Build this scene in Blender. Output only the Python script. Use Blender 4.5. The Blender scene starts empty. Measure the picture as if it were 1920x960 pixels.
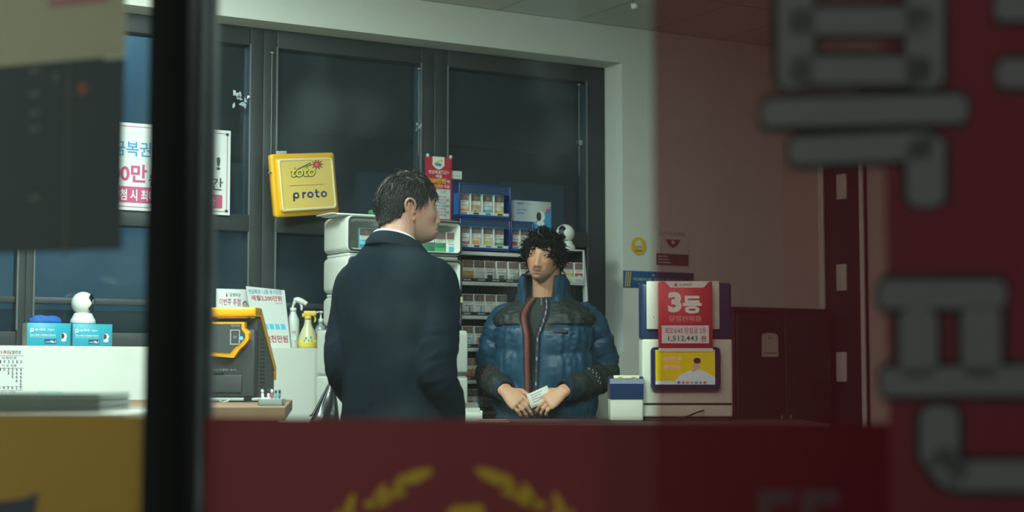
import bpy, bmesh, math, random
import numpy as np
from mathutils import Vector, Matrix, noise
random.seed(7); rng = np.random.default_rng(7)
C = bpy.context.scene.collection
PI = math.pi
# ------------------------------------------------------------------ camera
FPX = 3000.0
PITCH = math.atan(220 / FPX)
CAMZ = 1.1
def ray(px, py):
    x = (px - 960) / FPX; yu = (480 - py) / FPX
    c, s = math.cos(PITCH), math.sin(PITCH)
    return Vector((x, c - yu * s, s + yu * c))
EYE = Vector((0, 0, CAMZ))
def P(px, py, Y):
    d = ray(px, py); return EYE + d * (Y / d.y)
WU = Vector((.862, .507, 0)).normalized(); WN = Vector((WU.y, -WU.x, 0)); W0 = Vector((-.139, 6.95, 0)); WROT = math.atan2(WU.y, WU.x)
SU = Vector((.927, -.375, 0)).normalized(); SN = Vector((SU.y, -SU.x, 0)); S0 = Vector((-.407, 2.05, 0)); SROT = math.atan2(SU.y, SU.x)
def plane_hit(px, py, o, n, off):
    d = ray(px, py); t = ((o + n * off) - EYE).dot(n) / d.dot(n); return EYE + d * t
def wall_sz(px, py, off):
    p = plane_hit(px, py, W0, WN, off); return (p - W0).dot(WU), p.z
def W(s, off, z): return W0 + WU * s + WN * off + Vector((0, 0, z))
def store_sz(px, py, off=0):
    p = plane_hit(px, py, S0, SN, off); return (p - S0).dot(SU), p.z
def S(s, off, z): return S0 + SU * s + SN * off + Vector((0, 0, z))
# ------------------------------------------------------------------ materials
def lin(h):
    if isinstance(h, str):
        h = h.lstrip('#'); c = [int(h[i:i + 2], 16) / 255 for i in (0, 2, 4)]
    else: c = list(h)
    return [x / 12.92 if x <= .04045 else ((x + .055) / 1.055) ** 2.4 for x in c] + [1]
MATS = {}
def M(name, col='#808080', rough=.6, metal=0, var=.06, scale=40, bump=0, spec=.4, emit=None, estr=1, sheen=0):
    if name in MATS: return MATS[name]
    m = bpy.data.materials.new(name); m.use_nodes = True; nt = m.node_tree
    b = nt.nodes['Principled BSDF']; c = lin(col)
    b.inputs['Roughness'].default_value = rough; b.inputs['Metallic'].default_value = metal
    b.inputs['Specular IOR Level'].default_value = spec
    if sheen:
        b.inputs['Sheen Weight'].default_value = sheen; b.inputs['Sheen Roughness'].default_value = .5
    tc = nt.nodes.new('ShaderNodeTexCoord'); nz = nt.nodes.new('ShaderNodeTexNoise')
    nz.inputs['Scale'].default_value = scale; nz.inputs['Detail'].default_value = 3
    nt.links.new(tc.outputs['Object'], nz.inputs['Vector'])
    mx = nt.nodes.new('ShaderNodeMix'); mx.data_type = 'RGBA'
    mx.inputs[6].default_value = [x * (1 - var) for x in c[:3]] + [1]
    mx.inputs[7].default_value = [min(1, x * (1 + var)) for x in c[:3]] + [1]
    nt.links.new(nz.outputs['Fac'], mx.inputs[0]); nt.links.new(mx.outputs[2], b.inputs['Base Color'])
    if bump:
        bp = nt.nodes.new('ShaderNodeBump'); bp.inputs['Strength'].default_value = bump; bp.inputs['Distance'].default_value = .004
        nt.links.new(nz.outputs['Fac'], bp.inputs['Height']); nt.links.new(bp.outputs[0], b.inputs['Normal'])
    if emit:
        b.inputs['Emission Color'].default_value = lin(emit); b.inputs['Emission Strength'].default_value = estr
    MATS[name] = m; return m
def glass_mat(name, tint=(1, 1, 1), gloss=.04, haze=.02, hazecol=(.7, .75, .72), rough=.02, smudge=0, scale=3.0):
    """thin pane: mostly see-through, a little mirror, a little dirt"""
    if name in MATS: return MATS[name]
    m = bpy.data.materials.new(name); m.use_nodes = True; nt = m.node_tree; nt.nodes.clear()
    out = nt.nodes.new('ShaderNodeOutputMaterial')
    tr = nt.nodes.new('ShaderNodeBsdfTransparent'); tr.inputs[0].default_value = list(tint) + [1]
    gl = nt.nodes.new('ShaderNodeBsdfGlossy'); gl.inputs['Roughness'].default_value = rough
    df = nt.nodes.new('ShaderNodeBsdfDiffuse'); df.inputs[0].default_value = list(hazecol) + [1]
    m1 = nt.nodes.new('ShaderNodeMixShader'); m1.inputs[0].default_value = gloss
    nt.links.new(tr.outputs[0], m1.inputs[1]); nt.links.new(gl.outputs[0], m1.inputs[2])
    m2 = nt.nodes.new('ShaderNodeMixShader'); m2.inputs[0].default_value = haze
    nt.links.new(m1.outputs[0], m2.inputs[1]); nt.links.new(df.outputs[0], m2.inputs[2])
    if smudge:
        tc = nt.nodes.new('ShaderNodeTexCoord'); nz = nt.nodes.new('ShaderNodeTexNoise')
        nz.inputs['Scale'].default_value = scale; nz.inputs['Detail'].default_value = 5
        nt.links.new(tc.outputs['Object'], nz.inputs['Vector'])
        rp = nt.nodes.new('ShaderNodeMapRange'); rp.inputs[1].default_value = .5; rp.inputs[2].default_value = .8
        rp.inputs[3].default_value = haze; rp.inputs[4].default_value = haze + smudge
        nt.links.new(nz.outputs['Fac'], rp.inputs[0]); nt.links.new(rp.outputs[0], m2.inputs[0])
    nt.links.new(m2.outputs[0], out.inputs[0]); MATS[name] = m; return m
def attr_mat(name, rough=.55, spec=.35, sss=0, bump=0, bscale=300):
    m = bpy.data.materials.new(name); m.use_nodes = True; nt = m.node_tree; b = nt.nodes['Principled BSDF']
    a = nt.nodes.new('ShaderNodeAttribute'); a.attribute_name = 'Col'
    nt.links.new(a.outputs['Color'], b.inputs['Base Color']); b.inputs['Roughness'].default_value = rough
    b.inputs['Specular IOR Level'].default_value = spec
    if sss:
        b.inputs['Subsurface Weight'].default_value = sss; b.inputs['Subsurface Radius'].default_value = (.009, .004, .002); b.inputs['Subsurface Scale'].default_value = 1
    if bump:
        tc = nt.nodes.new('ShaderNodeTexCoord'); nz = nt.nodes.new('ShaderNodeTexNoise'); nz.inputs['Scale'].default_value = bscale
        nt.links.new(tc.outputs['Object'], nz.inputs['Vector'])
        bp = nt.nodes.new('ShaderNodeBump'); bp.inputs['Strength'].default_value = bump; bp.inputs['Distance'].default_value = .002
        nt.links.new(nz.outputs['Fac'], bp.inputs['Height']); nt.links.new(bp.outputs[0], b.inputs['Normal'])
    return m
# ------------------------------------------------------------------ mesh builder
_txt = {}
def text_geo(body, bold):
    k = (body, bold)
    if k not in _txt:
        c = bpy.data.curves.new('t', 'FONT'); c.body = body; c.resolution_u = 3; c.fill_mode = 'FRONT'; c.offset = bold
        o = bpy.data.objects.new('t', c); C.objects.link(o); bpy.context.view_layer.update()
        me = o.evaluated_get(bpy.context.evaluated_depsgraph_get()).to_mesh()
        v = [(p.co.x, p.co.y) for p in me.vertices]; f = [tuple(p.vertices) for p in me.polygons]
        bpy.data.objects.remove(o); bpy.data.curves.remove(c)
        if not v: v, f = [(0, 0), (1, 0), (1, 1), (0, 1)], []
        xs = [p[0] for p in v]; ys = [p[1] for p in v]
        _txt[k] = (v, f, min(xs), max(xs), min(ys), max(ys))
    return _txt[k]
class MB:
    def __init__(self): self.v = []; self.f = []; self.m = []; self.sm = []; self.mats = []
    def mi(self, m):
        if m not in self.mats: self.mats.append(m)
        return self.mats.index(m)
    def add(self, vs, fs, m, smooth=False):
        o = len(self.v); i = self.mi(m); self.v += [tuple(p) for p in vs]
        for f in fs: self.f.append([k + o for k in f]); self.m.append(i); self.sm.append(smooth)
        return self
    def box(self, lo, hi, m, bev=0, seg=2, mat4=None):
        bm = bmesh.new(); bmesh.ops.create_cube(bm, size=1)
        c = [(a + b) / 2 for a, b in zip(lo, hi)]; d = [b - a for a, b in zip(lo, hi)]
        for v in bm.verts: v.co = Vector((v.co.x * d[0] + c[0], v.co.y * d[1] + c[1], v.co.z * d[2] + c[2]))
        if bev: bmesh.ops.bevel(bm, geom=bm.edges[:], offset=min(bev, .49 * min(d)), segments=seg, affect='EDGES', profile=.5)
        if mat4 is not None: bm.transform(mat4)
        bm.verts.index_update()
        self.add([v.co for v in bm.verts], [[v.index for v in f.verts] for f in bm.faces], m, bool(bev)); bm.free(); return self
    def loft(self, rings, m, cap=True, smooth=True, closed=True):
        n = len(rings[0]); vs = [p for r in rings for p in r]; fs = []
        for i in range(len(rings) - 1):
            for j in range(n if closed else n - 1):
                k = (j + 1) % n; fs.append((i * n + j, i * n + k, (i + 1) * n + k, (i + 1) * n + j))
        if cap: fs.append(tuple(reversed(range(n)))); fs.append(tuple((len(rings) - 1) * n + j for j in range(n)))
        return self.add(vs, fs, m, smooth)
    def lathe(self, prof, m, n=24, at=(0, 0, 0), sx=1, sy=1):
        return self.loft([[(at[0] + r * sx * math.cos(2 * PI * k / n), at[1] + r * sy * math.sin(2 * PI * k / n), at[2] + z) for k in range(n)] for r, z in prof], m)
    def tube(self, path, rad, m, n=10, flat=1.0, up=(0, 0, 1)):
        self.loft(tube_rings(path, rad, n, flat, up), m); return self
    def sphere(self, c, r, m, nu=24, nv=14):
        if not hasattr(r, '__len__'): r = (r, r, r)
        rings = [[(c[0] + r[0] * math.sin(a) * math.cos(2 * PI * k / nu), c[1] + r[1] * math.sin(a) * math.sin(2 * PI * k / nu), c[2] - r[2] * math.cos(a)) for k in range(nu)] for a in [PI * (i + .02) / (nv + .04) for i in range(nv + 1)]]
        return self.loft(rings, m)
    def prism(self, pts, y0, y1, m):
        """outline in x,z given depth from y0 to y1"""
        n = len(pts); vs = [(x, y0, z) for x, z in pts] + [(x, y1, z) for x, z in pts]
        fs = [tuple(range(n)), tuple(reversed(range(n, 2 * n)))] + [(i, n + i, n + (i + 1) % n, (i + 1) % n) for i in range(n)]
        return self.add(vs, fs, m)
    def flat(self, pts, y, m): return self.add([(x, y, z) for x, z in pts], [tuple(range(len(pts)))], m)
    def rect(self, x0, x1, z0, z1, y, m): return self.flat([(x0, z0), (x1, z0), (x1, z1), (x0, z1)], y, m)
    def disc(self, x, z, rx, rz, y, m, n=24): return self.flat([(x + rx * math.cos(2 * PI * k / n), z + rz * math.sin(2 * PI * k / n)) for k in range(n)], y, m)
    def text(self, body, x0, x1, z0, z1, y, m, bold=0.0, slant=0, keep=False):
        v, f, a, b, c, d = text_geo(body, bold)
        sx = (x1 - x0) / max(1e-6, b - a); sz = (z1 - z0) / max(1e-6, d - c)
        if keep: sx = min(sx, sz)
        return self.add([(x0 + (p[0] - a) * sx + slant * (p[1] - c) * sz, y, z0 + (p[1] - c) * sz) for p in v], f, m)
    def mesh(self, name):
        me = bpy.data.meshes.new(name); me.from_pydata(self.v, [], self.f)
        for m in self.mats: me.materials.append(m)
        me.polygons.foreach_set('material_index', self.m); me.polygons.foreach_set('use_smooth', self.sm); me.update(); return me
    def build(self, name, parent=None, loc=None, rz=0, recalc=True):
        me = self.mesh(name)
        if recalc:
            bm = bmesh.new(); bm.from_mesh(me); bmesh.ops.recalc_face_normals(bm, faces=bm.faces[:]); bm.to_mesh(me); bm.free()
        o = bpy.data.objects.new(name, me); C.objects.link(o)
        if parent: o.parent = parent
        if loc is not None: o.location = loc
        if rz: o.rotation_euler = (0, 0, rz)
        return o
def tube_rings(path, rad, n=10, flat=1.0, up=(0, 0, 1)):
    path = [Vector(p) for p in path]; N = len(path)
    if not hasattr(rad, '__len__'): rad = [rad] * N
    up = Vector(up); rings = []; u = None
    for i in range(N):
        t = (path[min(i + 1, N - 1)] - path[max(i - 1, 0)]).normalized()
        if u is None:
            u = t.cross(up)
            if u.length < .1: u = t.cross(Vector((1, 0, 0)))
        u = (u - t * u.dot(t)).normalized(); w = t.cross(u)
        rings.append([path[i] + u * (rad[i] * math.cos(2 * PI * k / n)) + w * (rad[i] * flat * math.sin(2 * PI * k / n)) for k in range(n)])
    return rings
def smooth_path(pts, k=6):
    """Catmull-Rom through tuples of any length"""
    pts = [np.array(p, float) for p in pts]; q = [2 * pts[0] - pts[1]] + pts + [2 * pts[-1] - pts[-2]]; out = []
    for i in range(1, len(q) - 2):
        for j in range(k):
            t = j / k; a, b, c, d = q[i - 1:i + 3]
            out.append(.5 * (2 * b + (c - a) * t + (2 * a - 5 * b + 4 * c - d) * t * t + (3 * b - a - 3 * c + d) * t ** 3))
    out.append(pts[-1]); return out
def rrect(w, h, r, n=5, cx=0, cz=0):
    """rounded rectangle outline, counter-clockwise"""
    pts = []
    for sx, sz, a0 in ((1, 1, 0), (-1, 1, 90), (-1, -1, 180), (1, -1, 270)):
        for k in range(n + 1):
            a = math.radians(a0 + 90 * k / n); pts.append((cx + sx * (w / 2 - r) + r * math.cos(a), cz + sz * (h / 2 - r) + r * math.sin(a)))
    return pts
def tag(o, label, cat, group=None, kind=None):
    o['label'] = label; o['category'] = cat
    if group: o['group'] = group
    if kind: o['kind'] = kind
    return o
def struct(o): o['kind'] = 'structure'; return o
def thing(name, label, cat, loc=(0, 0, 0), rz=0, group=None):
    o = bpy.data.objects.new(name, None); C.objects.link(o); o.empty_display_size = .05
    o.location = loc; o.rotation_euler = (0, 0, rz); return tag(o, label, cat, group)
def remeshed(mb, name, voxel, smooth=3):
    o = mb.build(name); md = o.modifiers.new('r', 'REMESH'); md.mode = 'VOXEL'; md.voxel_size = voxel; md.use_smooth_shade = True
    if smooth: s = o.modifiers.new('s', 'SMOOTH'); s.factor = .5; s.iterations = smooth
    bpy.context.view_layer.update(); dg = bpy.context.evaluated_depsgraph_get()
    me = bpy.data.meshes.new_from_object(o.evaluated_get(dg)); me.name = name
    old = o.data; bpy.data.objects.remove(o); bpy.data.meshes.remove(old); return me
def verts_np(me):
    a = np.empty(len(me.vertices) * 3); me.vertices.foreach_get('co', a); return a.reshape(-1, 3)
def set_verts(me, a): me.vertices.foreach_set('co', a.ravel()); me.update()
def normals_np(me):
    a = np.empty(len(me.vertices) * 3); me.vertices.foreach_get('normal', a); return a.reshape(-1, 3)
def set_col(me, col):
    a = me.color_attributes.new('Col', 'FLOAT_COLOR', 'POINT'); c = np.ones((len(me.vertices), 4)); c[:, :3] = col; a.data.foreach_set('color', c.ravel())
def link_mesh(me, name, parent=None, mat=None):
    if mat: me.materials.clear(); me.materials.append(mat)
    o = bpy.data.objects.new(name, me); C.objects.link(o)
    if parent: o.parent = parent
    return o
def sstep(a, b, x):
    t = np.clip((x - a) / (b - a), 0, 1); return t * t * (3 - 2 * t)
def G(x, s): return np.exp(-(x / s) ** 2)
# ================================================================== people
# local frame of a person: faces -y, own left is +x, feet on z = 0
HTOP = [1.0]; NAPE = [.30]; EYE_IN = [0.0]
def head_grid(jaw=.30, cheek=1.0, nlat=130, nlon=170, plain=False):
    la = np.linspace(-PI / 2 + .012, PI / 2 - .012, nlat)[:, None]; lo = np.linspace(0, 2 * PI, nlon, endpoint=False)[None, :]
    nx = np.cos(la) * np.cos(lo); ny = np.cos(la) * np.sin(lo); nz = np.sin(la) * np.ones_like(lo)
    fr = sstep(0, .35, -ny)
    X = .0735 * np.sign(nx) * np.abs(nx) ** .93; Y = .098 * ny; Z = .1165 * nz
    t = np.clip(-Z / .1165, 0, 1)
    X = X * (1 - jaw * t ** 1.8) * (1 + .03 * G(Z - .03, .05))
    Y = np.where(ny > 0, Y * (1 - NAPE[0] * sstep(.25, 1, t)), Y)
    Y = Y - .036 * sstep(.30, .95, t)
    Y = np.where((ny < 0) & (Z > .03), Y * (1 - .10 * sstep(.03, .11, Z)), Y)
    if not plain:
        ax = np.abs(X); d = np.zeros_like(X)
        d += -.0085 * G(ax - .031, .0165) * G(Z - .000, .0120)           # sockets
        d += .0045 * G(ax - .030, .022) * G(Z - .0215, .0085)            # brow ridge
        d += .0050 * cheek * G(ax - .045, .018) * G(Z + .028, .018)      # cheek bones
        d += -.0045 * G(ax - .042, .014) * G(Z + .068, .018)             # hollow of the cheek
        nh = np.interp(Z, [-.064, -.057, -.051, -.044, -.036, -.015, .005, .018, .03], [0, .008, .0180, .0215, .0185, .0105, .0050, .002, 0])
        nw = np.interp(Z, [-.06, -.045, -.01, .02], [.0135, .0130, .0105, .011])
        d += nh * np.exp(-np.abs(X / nw) ** 2.2)
        d += .0075 * G(ax - .0135, .0062) * G(Z + .0490, .0065)          # wings of the nose
        d += -.003 * G(ax - .024, .006) * G(Z + .056, .012)              # smile fold
        d += .0060 * G(X, .027) * G(Z + .074, .020)                      # mouth mound
        d += -.0020 * G(X, .0035) * G(Z + .0620, .006)
        d += .0042 * G(X, .019) * G(Z + .0690, .0042) + .0052 * G(X, .016) * G(Z + .0810, .0050)
        d += -.0080 * G(X, .020) * G(Z + .0752, .0027)                   # parted lips
        d += -.0035 * G(X, .016) * G(Z + .0900, .0045)
        d += .0065 * G(X, .019) * G(Z + .1040, .011)                     # chin
        Y = Y - d * fr
    Z = np.where(Z > .03, .03 + (Z - .03) * HTOP[0], Z)
    return np.stack([X, Y, Z], -1), fr
def grid_loft(mb, g, m):
    n = g.shape[1]; vs = g.reshape(-1, 3); fs = []
    for i in range(g.shape[0] - 1):
        for j in range(n):
            k = (j + 1) % n; fs.append((i * n + j, i * n + k, (i + 1) * n + k, (i + 1) * n + j))
    fs.append(tuple(reversed(range(n)))); fs.append(tuple((g.shape[0] - 1) * n + j for j in range(n)))
    mb.add(vs, fs, m, True)
def tf(mat, pts): 
    a = np.asarray(pts, float).reshape(-1, 3); m = np.array(mat); return a @ m[:3, :3].T + m[:3, 3]
def ear(mb, sgn, m, T, s=1.0):
    """helix, antihelix, lobe and bowl of one ear, in head space"""
    c = np.array([sgn * .0715, .010, -.004])
    def at(y, z, x): return tuple(tf(T, [[c[0] + sgn * x * s, c[1] + y * s, c[2] + z * s]])[0])
    helix = [(-.010, -.004, .004), (-.013, .012, .010), (-.006, .028, .014), (.008, .032, .017), (.018, .022, .019), (.019, .006, .017), (.013, -.010, .014), (.004, -.022, .010), (-.006, -.028, .007), (-.010, -.020, .004)]
    pts = [at(y, z, x) for y, z, x in smooth_path(helix, 4)]
    mb.tube(pts, .0037 * s, m, 8)
    anti = [at(y, z, x) for y, z, x in smooth_path([(.004, .020, .010), (.010, .008, .012), (.007, -.008, .011), (-.002, -.016, .008)], 4)]
    mb.tube(anti, .0035 * s, m, 8)
    o = [at(y * .9, z * .92, x * .55) for y, z, x in helix]
    i = [at(y * .9, z * .92, -.006) for y, z, x in helix]
    mb.loft([i, o], m)
    mb.sphere(at(-.003, -.026, .006), .0068 * s, m, 12, 8)
    mb.sphere(at(-.010, -.006, .005), .0045 * s, m, 10, 8)
def hand(mb, wrist, d, n, right, m, curl=(22, 38, 26), s=1.0, thumb_in=.25, spread=.0):
    d = Vector(d).normalized(); n = Vector(n); n = (n - d * n.dot(d)).normalized(); w = d.cross(n)
    if right: w = -w
    wrist = Vector(wrist)
    def pt(a, b, c): return wrist + d * (a * s) + w * (b * s) + n * (c * s)
    rings = []
    for a, hw, th, off in ((-.03, .026, .020, 0), (0, .028, .0190, 0), (.022, .036, .0165, .002), (.048, .0410, .0150, 0), (.070, .0405, .0125, -.002), (.078, .036, .008, -.003)):
        rings.append([pt(a, off + hw * math.copysign(abs(math.cos(q)) ** .8, math.cos(q)), th * math.sin(q) - .003) for q in [2 * PI * k / 16 for k in range(16)]])
    mb.loft(rings, m)
    tips = []
    for i, (b, L, r) in enumerate(((.030, .080, .0087), (.0105, .090, .0090), (-.0095, .083, .0086), (-.0285, .066, .0078))):
        q = pt(.066, b, -.002); path = [pt(.045, b * .9, -.002), q]; ang = 0; rad = [r * .95, r * 1.06]
        for j, fr in enumerate((.44, .32, .24)):
            ang += math.radians(curl[j] + 3 * i)
            dd = d * math.cos(ang) - n * math.sin(ang) + w * (spread * (1.5 - i)); dd.normalize()
            path += [path[-1] + dd * (L * s * fr * .5), path[-1] + dd * (L * s * fr)]
            rad += [r * (.93, .86, .80)[j], r * (1.0, .92, .62)[j]]
        mb.tube(path, [x * s for x in rad], m, 10); tips.append(path[-1])
    a0 = pt(.018, .026, -.010); dd = (d * .72 + w * .62 - n * thumb_in).normalized(); d2 = (d * .92 + w * .12 - n * (thumb_in + .1)).normalized()
    p1 = a0 + dd * (.036 * s); p2 = p1 + d2 * (.030 * s); p3 = p2 + (d2 - n * .15 - w * .15).normalized() * (.022 * s)
    mb.tube([a0, (a0 + p1) / 2, p1, (p1 + p2) / 2, p2, (p2 + p3) / 2, p3], [x * s for x in (.014, .0135, .0115, .0100, .0104, .0098, .0062)], m, 10)
    return tips
def superring(cx, cy, z, rx, ry, n, e=2.4, a0=0, a1=2 * PI, closed=True):
    out = []
    for k in range(n):
        a = a0 + (a1 - a0) * k / (n if closed else n - 1); c, s = math.cos(a), math.sin(a)
        out.append((cx + rx * math.copysign(abs(c) ** (2 / e), c), cy + ry * math.copysign(abs(s) ** (2 / e), s), z))
    return out
def body_mesh(mb, m, sh, el, wr, hs, head_T, neck_pts, k=1.0):
    """torso, legs and arms of the figure under its clothes"""
    prof = [(.90, .150, .105, .0), (.98, .155, .110, .0), (1.06, .140, .100, .0), (1.16, .148, .105, .0), (1.28, .160, .110, .0), (1.35, .150, .095, .005), (1.40, .105, .075, .01), (1.43, .062, .060, .012)]
    mb.loft([superring(0, y, z * k, rx, ry, 28, 2.3) for z, rx, ry, y in [tuple(p) for p in smooth_path(prof, 3)]], m)
    mb.tube(neck_pts, [.068, .060, .056, .056], m, 24)
    for sg in (-1, 1):
        mb.tube(smooth_path([(sg * .085, .0, .94 * k), (sg * .095, -.005, .70 * k), (sg * .095, -.005, .49 * k), (sg * .095, .012, .30 * k), (sg * .095, .012, .09 * k)], 3), [np.interp(i, [0, 3, 6, 9, 12], [.088, .075, .054, .052, .036]) for i in range(13)], m, 16)
        mb.sphere((sg * .098, -.05, .035), (.040, .115, .034), m, 16, 10)
        s_, e_, w_ = sh[sg], el[sg], wr[sg]
        mb.tube(smooth_path([s_, tuple((Vector(s_) + Vector(e_)) / 2), e_, tuple((Vector(e_) + Vector(w_)) / 2), w_], 3), [np.interp(i, [0, 3, 6, 9, 12], [.056, .047, .039, .036, .027]) for i in range(13)], m, 14)
        hand(mb, w_, *hs[sg], *(() if len(hs[sg]) > 3 else (m,)))
def trousers(name, m, parent, k, hem=.07):
    mb = MB()
    mb.loft([superring(0, 0, z * k, rx, ry, 32) for z, rx, ry in ((.86, .165, .125), (.93, .168, .125), (1.0, .160, .118), (1.03, .155, .113))], m)
    for sg in (-1, 1):
        mb.tube(smooth_path([(sg * .083, 0, .92 * k), (sg * .095, -.005, .70 * k), (sg * .097, -.005, .48 * k), (sg * .098, .012, .28 * k), (sg * .098, .008, hem)], 4), [np.interp(i, [0, 4, 8, 12, 16], [.100, .092, .076, .070, .072]) for i in range(17)], m, 20)
    return mb.build(name, parent)
def shoe(parent, sg, m, sole):
    mb = MB(); x = sg * .098
    outline = [(.030, .055), (.036, .02), (.040, -.05), (.046, -.11), (.040, -.16), (.022, -.185)]
    def ring(z, k, cut=0):
        pts = [(x + w * k, y * (1 if y < 0 else k) + (cut if y > -.1 else 0), z) for w, y in outline] + [(x - w * k, y * (1 if y < 0 else k) + (cut if y > -.1 else 0), z) for w, y in reversed(outline)]
        return pts
    mb.loft([ring(0, 1.03), ring(.022, 1.03)], sole)
    top = []
    for z, k, yf in ((.022, 1, 1), (.045, .98, .97), (.062, .85, .72), (.085, .80, .42), (.100, .84, .34)):
        top.append([(px_, (py_ if py_ > -.03 else -.03 + (py_ + .03) * yf), z) for px_, py_, _ in ring(z, k)])
    mb.loft(top, m); return mb.build('shoe', parent)
# hair -----------------------------------------------------------------
def hair_mesh(name, head_T, parent, mats, region, shell, n, length, rad, flow, curl, seed, gray=None, nseg=6, s=1.0, lift=.5, lump=.35, extra=None):
    r = np.random.default_rng(seed); g, _ = head_grid(plain=True, nlat=90, nlon=120)
    X, Y, Z = g[..., 0], g[..., 1], g[..., 2]; keep = region(X, Y, Z)
    cen = np.array([0, .005, .01]); nrm = g - cen; nrm /= np.linalg.norm(nrm, axis=-1, keepdims=True)
    off = np.zeros(X.shape)
    for i in range(g.shape[0]):
        for j in range(g.shape[1]):
            if keep[i, j]:
                p = Vector(g[i, j]); off[i, j] = shell(*g[i, j]) * (1 + lump * noise.noise(p * 55) + lump * .7 * noise.noise(p * 130))
            else: off[i, j] = -.006
    sh = g + nrm * off[..., None]; mb = MB()
    idx = np.argwhere(keep); fs = []; N = g.shape[1]
    for i in range(g.shape[0] - 1):
        for j in range(N):
            q = [(i, j), (i, (j + 1) % N), (i + 1, (j + 1) % N), (i + 1, j)]
            if any(keep[a] for a in q): fs.append([a * N + b for a, b in q])
    top = (g.shape[0] - 1) * N; fs.append([top + j for j in range(N)])
    mb.add(tf(head_T, sh), fs, mats[0], True)
    pick = idx[r.integers(0, len(idx), n)]
    for i, j in pick:
        p = g[i, j] + r.normal(0, .002, 3); nn = nrm[i, j]; f = np.array(flow(*p)); f = f + r.normal(0, .25, 3)
        f = f - nn * f.dot(nn) * .9; f /= np.linalg.norm(f) + 1e-6
        L = length * r.uniform(.7, 1.25); step = L / nseg
        p = p + nn * off[i, j] * (.55 if lump > .2 else .92); d = f * (1 - lift) + nn * lift; path = [p.copy()]
        bend = r.normal(0, curl, 3)
        for q in range(nseg):
            d = d / np.linalg.norm(d); p = p + d * step; path.append(p.copy())
            d = d + (f - nn * .62) * (1.8 / nseg) + np.cross(d, bend) * (5. / nseg)
            bend *= .97
        m = mats[0] if not gray or r.random() > gray(*g[i, j]) else mats[1]
        R = rad * r.uniform(.7, 1.2)
        mb.tube(tf(head_T, path), [R * s * (1 - .75 * (q / nseg) ** 1.5) for q in range(nseg + 1)], m, 5, .7)
    if extra: extra(mb, mats[0], r)
    return mb.build(name, parent)
SKIN = attr_mat('skin', .5, .35, .12)
def skin_colours(me, head_T, base, lip, stub, ruddy, beard=.5):
    v = verts_np(me); h = tf(np.linalg.inv(np.array(head_T)), v); x, y, z = h.T
    col = np.ones((len(v), 3)) * np.array(lin(base)[:3]); near = (np.abs(z) < .16) & (np.abs(x) < .12) & (np.abs(y) < .14)
    front = near & (y < -.04)
    def mix(w, c): 
        w = np.clip(w, 0, 1)[:, None]; return col * (1 - w) + np.array(lin(c)[:3]) * w
    ax = np.abs(x)
    col = mix(.55 * front * G(ax - .045, .022) * G(z + .03, .022), ruddy)
    col = mix(.45 * front * G(x, .016) * G(z + .047, .012), ruddy)
    col = mix(.85 * near * (ax > .066) * G(z + .004, .045), ruddy)
    col = mix(beard * .8 * front * G(x, .030) * G(z + .0615, .0065), stub)
    col = mix(beard * .45 * front * sstep(-.070, -.090, z) * G(ax, .050), stub)
    col = mix(.9 * front * (G(x, .021) * G(z + .0690, .0036) + G(x, .018) * G(z + .0805, .0044)), lip)
    col = mix(.95 * front * G(x, .0185) * G(z + .0752, .0021), '#2a1512')
    col = mix(.35 * front * G(ax - .031, .017) * G(z + .014, .006), stub)
    col = mix(.9 * front * G(ax - .0085, .0032) * G(z + .0535, .0028), '#2a1512')
    fb = noise_arr(v, 60); col *= (1 + .05 * fb)[:, None]; set_col(me, np.clip(col, 0, 1))
def noise_arr(v, s): return np.array([noise.noise(Vector(p) * s) for p in v])
def eye(parent, T, sg, s, look):
    """eyeball with iris, pupil and the two lids, in head space"""
    c = np.array([sg * .0315, -.0785 + EYE_IN[0], .0005]); R = .0122; mb = MB()
    wh = M('eye_white', '#a8a298', .25, var=.03); ir = M('eye_iris', '#2a1a12', .2); 
    d0 = Vector((look[0], -1, look[1])).normalized(); q = Vector((0, 0, 1)).rotation_difference(d0)
    n = 20
    def ringset(a0, a1, k, r): 
        out = []
        for i in range(k + 1):
            a = a0 + (a1 - a0) * i / k
            out.append(tf(T, [c + np.array(q @ Vector((r * math.sin(a) * math.cos(2 * PI * j / n), r * math.sin(a) * math.sin(2 * PI * j / n), r * math.cos(a)))) for j in range(n)]))
        return out
    mb.loft(ringset(.58, PI - .01, 12, R), wh, False); mb.loft(ringset(.004, .58, 5, R * 1.004), ir, True)
    return mb.build('eye', parent)
def lids(mb, T, sg, m, up, lo):
    """lid shells: from the angle over the open eye to well inside the socket"""
    c = np.array([sg * .0315, -.0795 + EYE_IN[0], .0005]); R = .0134
    for top in (1, -1):
        rings = []
        for i in range(7):
            e = (up if top > 0 else -lo) + top * i * .17
            row = []
            for j in range(15):
                a = -1.25 + 2.5 * j / 14; ee = e * math.cos(a * .95) + top * .015
                row.append(c + np.array([R * math.sin(a) * math.cos(ee * .6), -R * math.cos(a) * math.cos(ee), R * math.sin(ee)]))
            rings.append(tf(T, row))
        mb.loft(rings, m, False, True, False)
        rim = [p for p in rings[0]]; mb.tube(rim, [.0009] * len(rim), m, 6)
def brow(parent, T, sg, m, k=1.0, seed=1):
    r = np.random.default_rng(seed); mb = MB()
    for i in range(70):
        t = r.random(); x = sg * (.014 + .034 * t); z = .0215 + .004 * math.sin(t * 2.6) - .002 * t + r.normal(0, .0014)
        y = -.0995 + .0125 * t ** 1.6 + .0015; L = .009 * r.uniform(.7, 1.2)
        d = np.array([sg * .85, .28 * t, .35 - .7 * t]); p0 = np.array([x, y, z])
        mb.tube(tf(T, [p0, p0 + d * L * .5 + np.array([0, -.0012, 0]), p0 + d * L]), [.0007 * k, .0008 * k, .0003], m, 4)
    return mb.build('eyebrow', parent)
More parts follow.
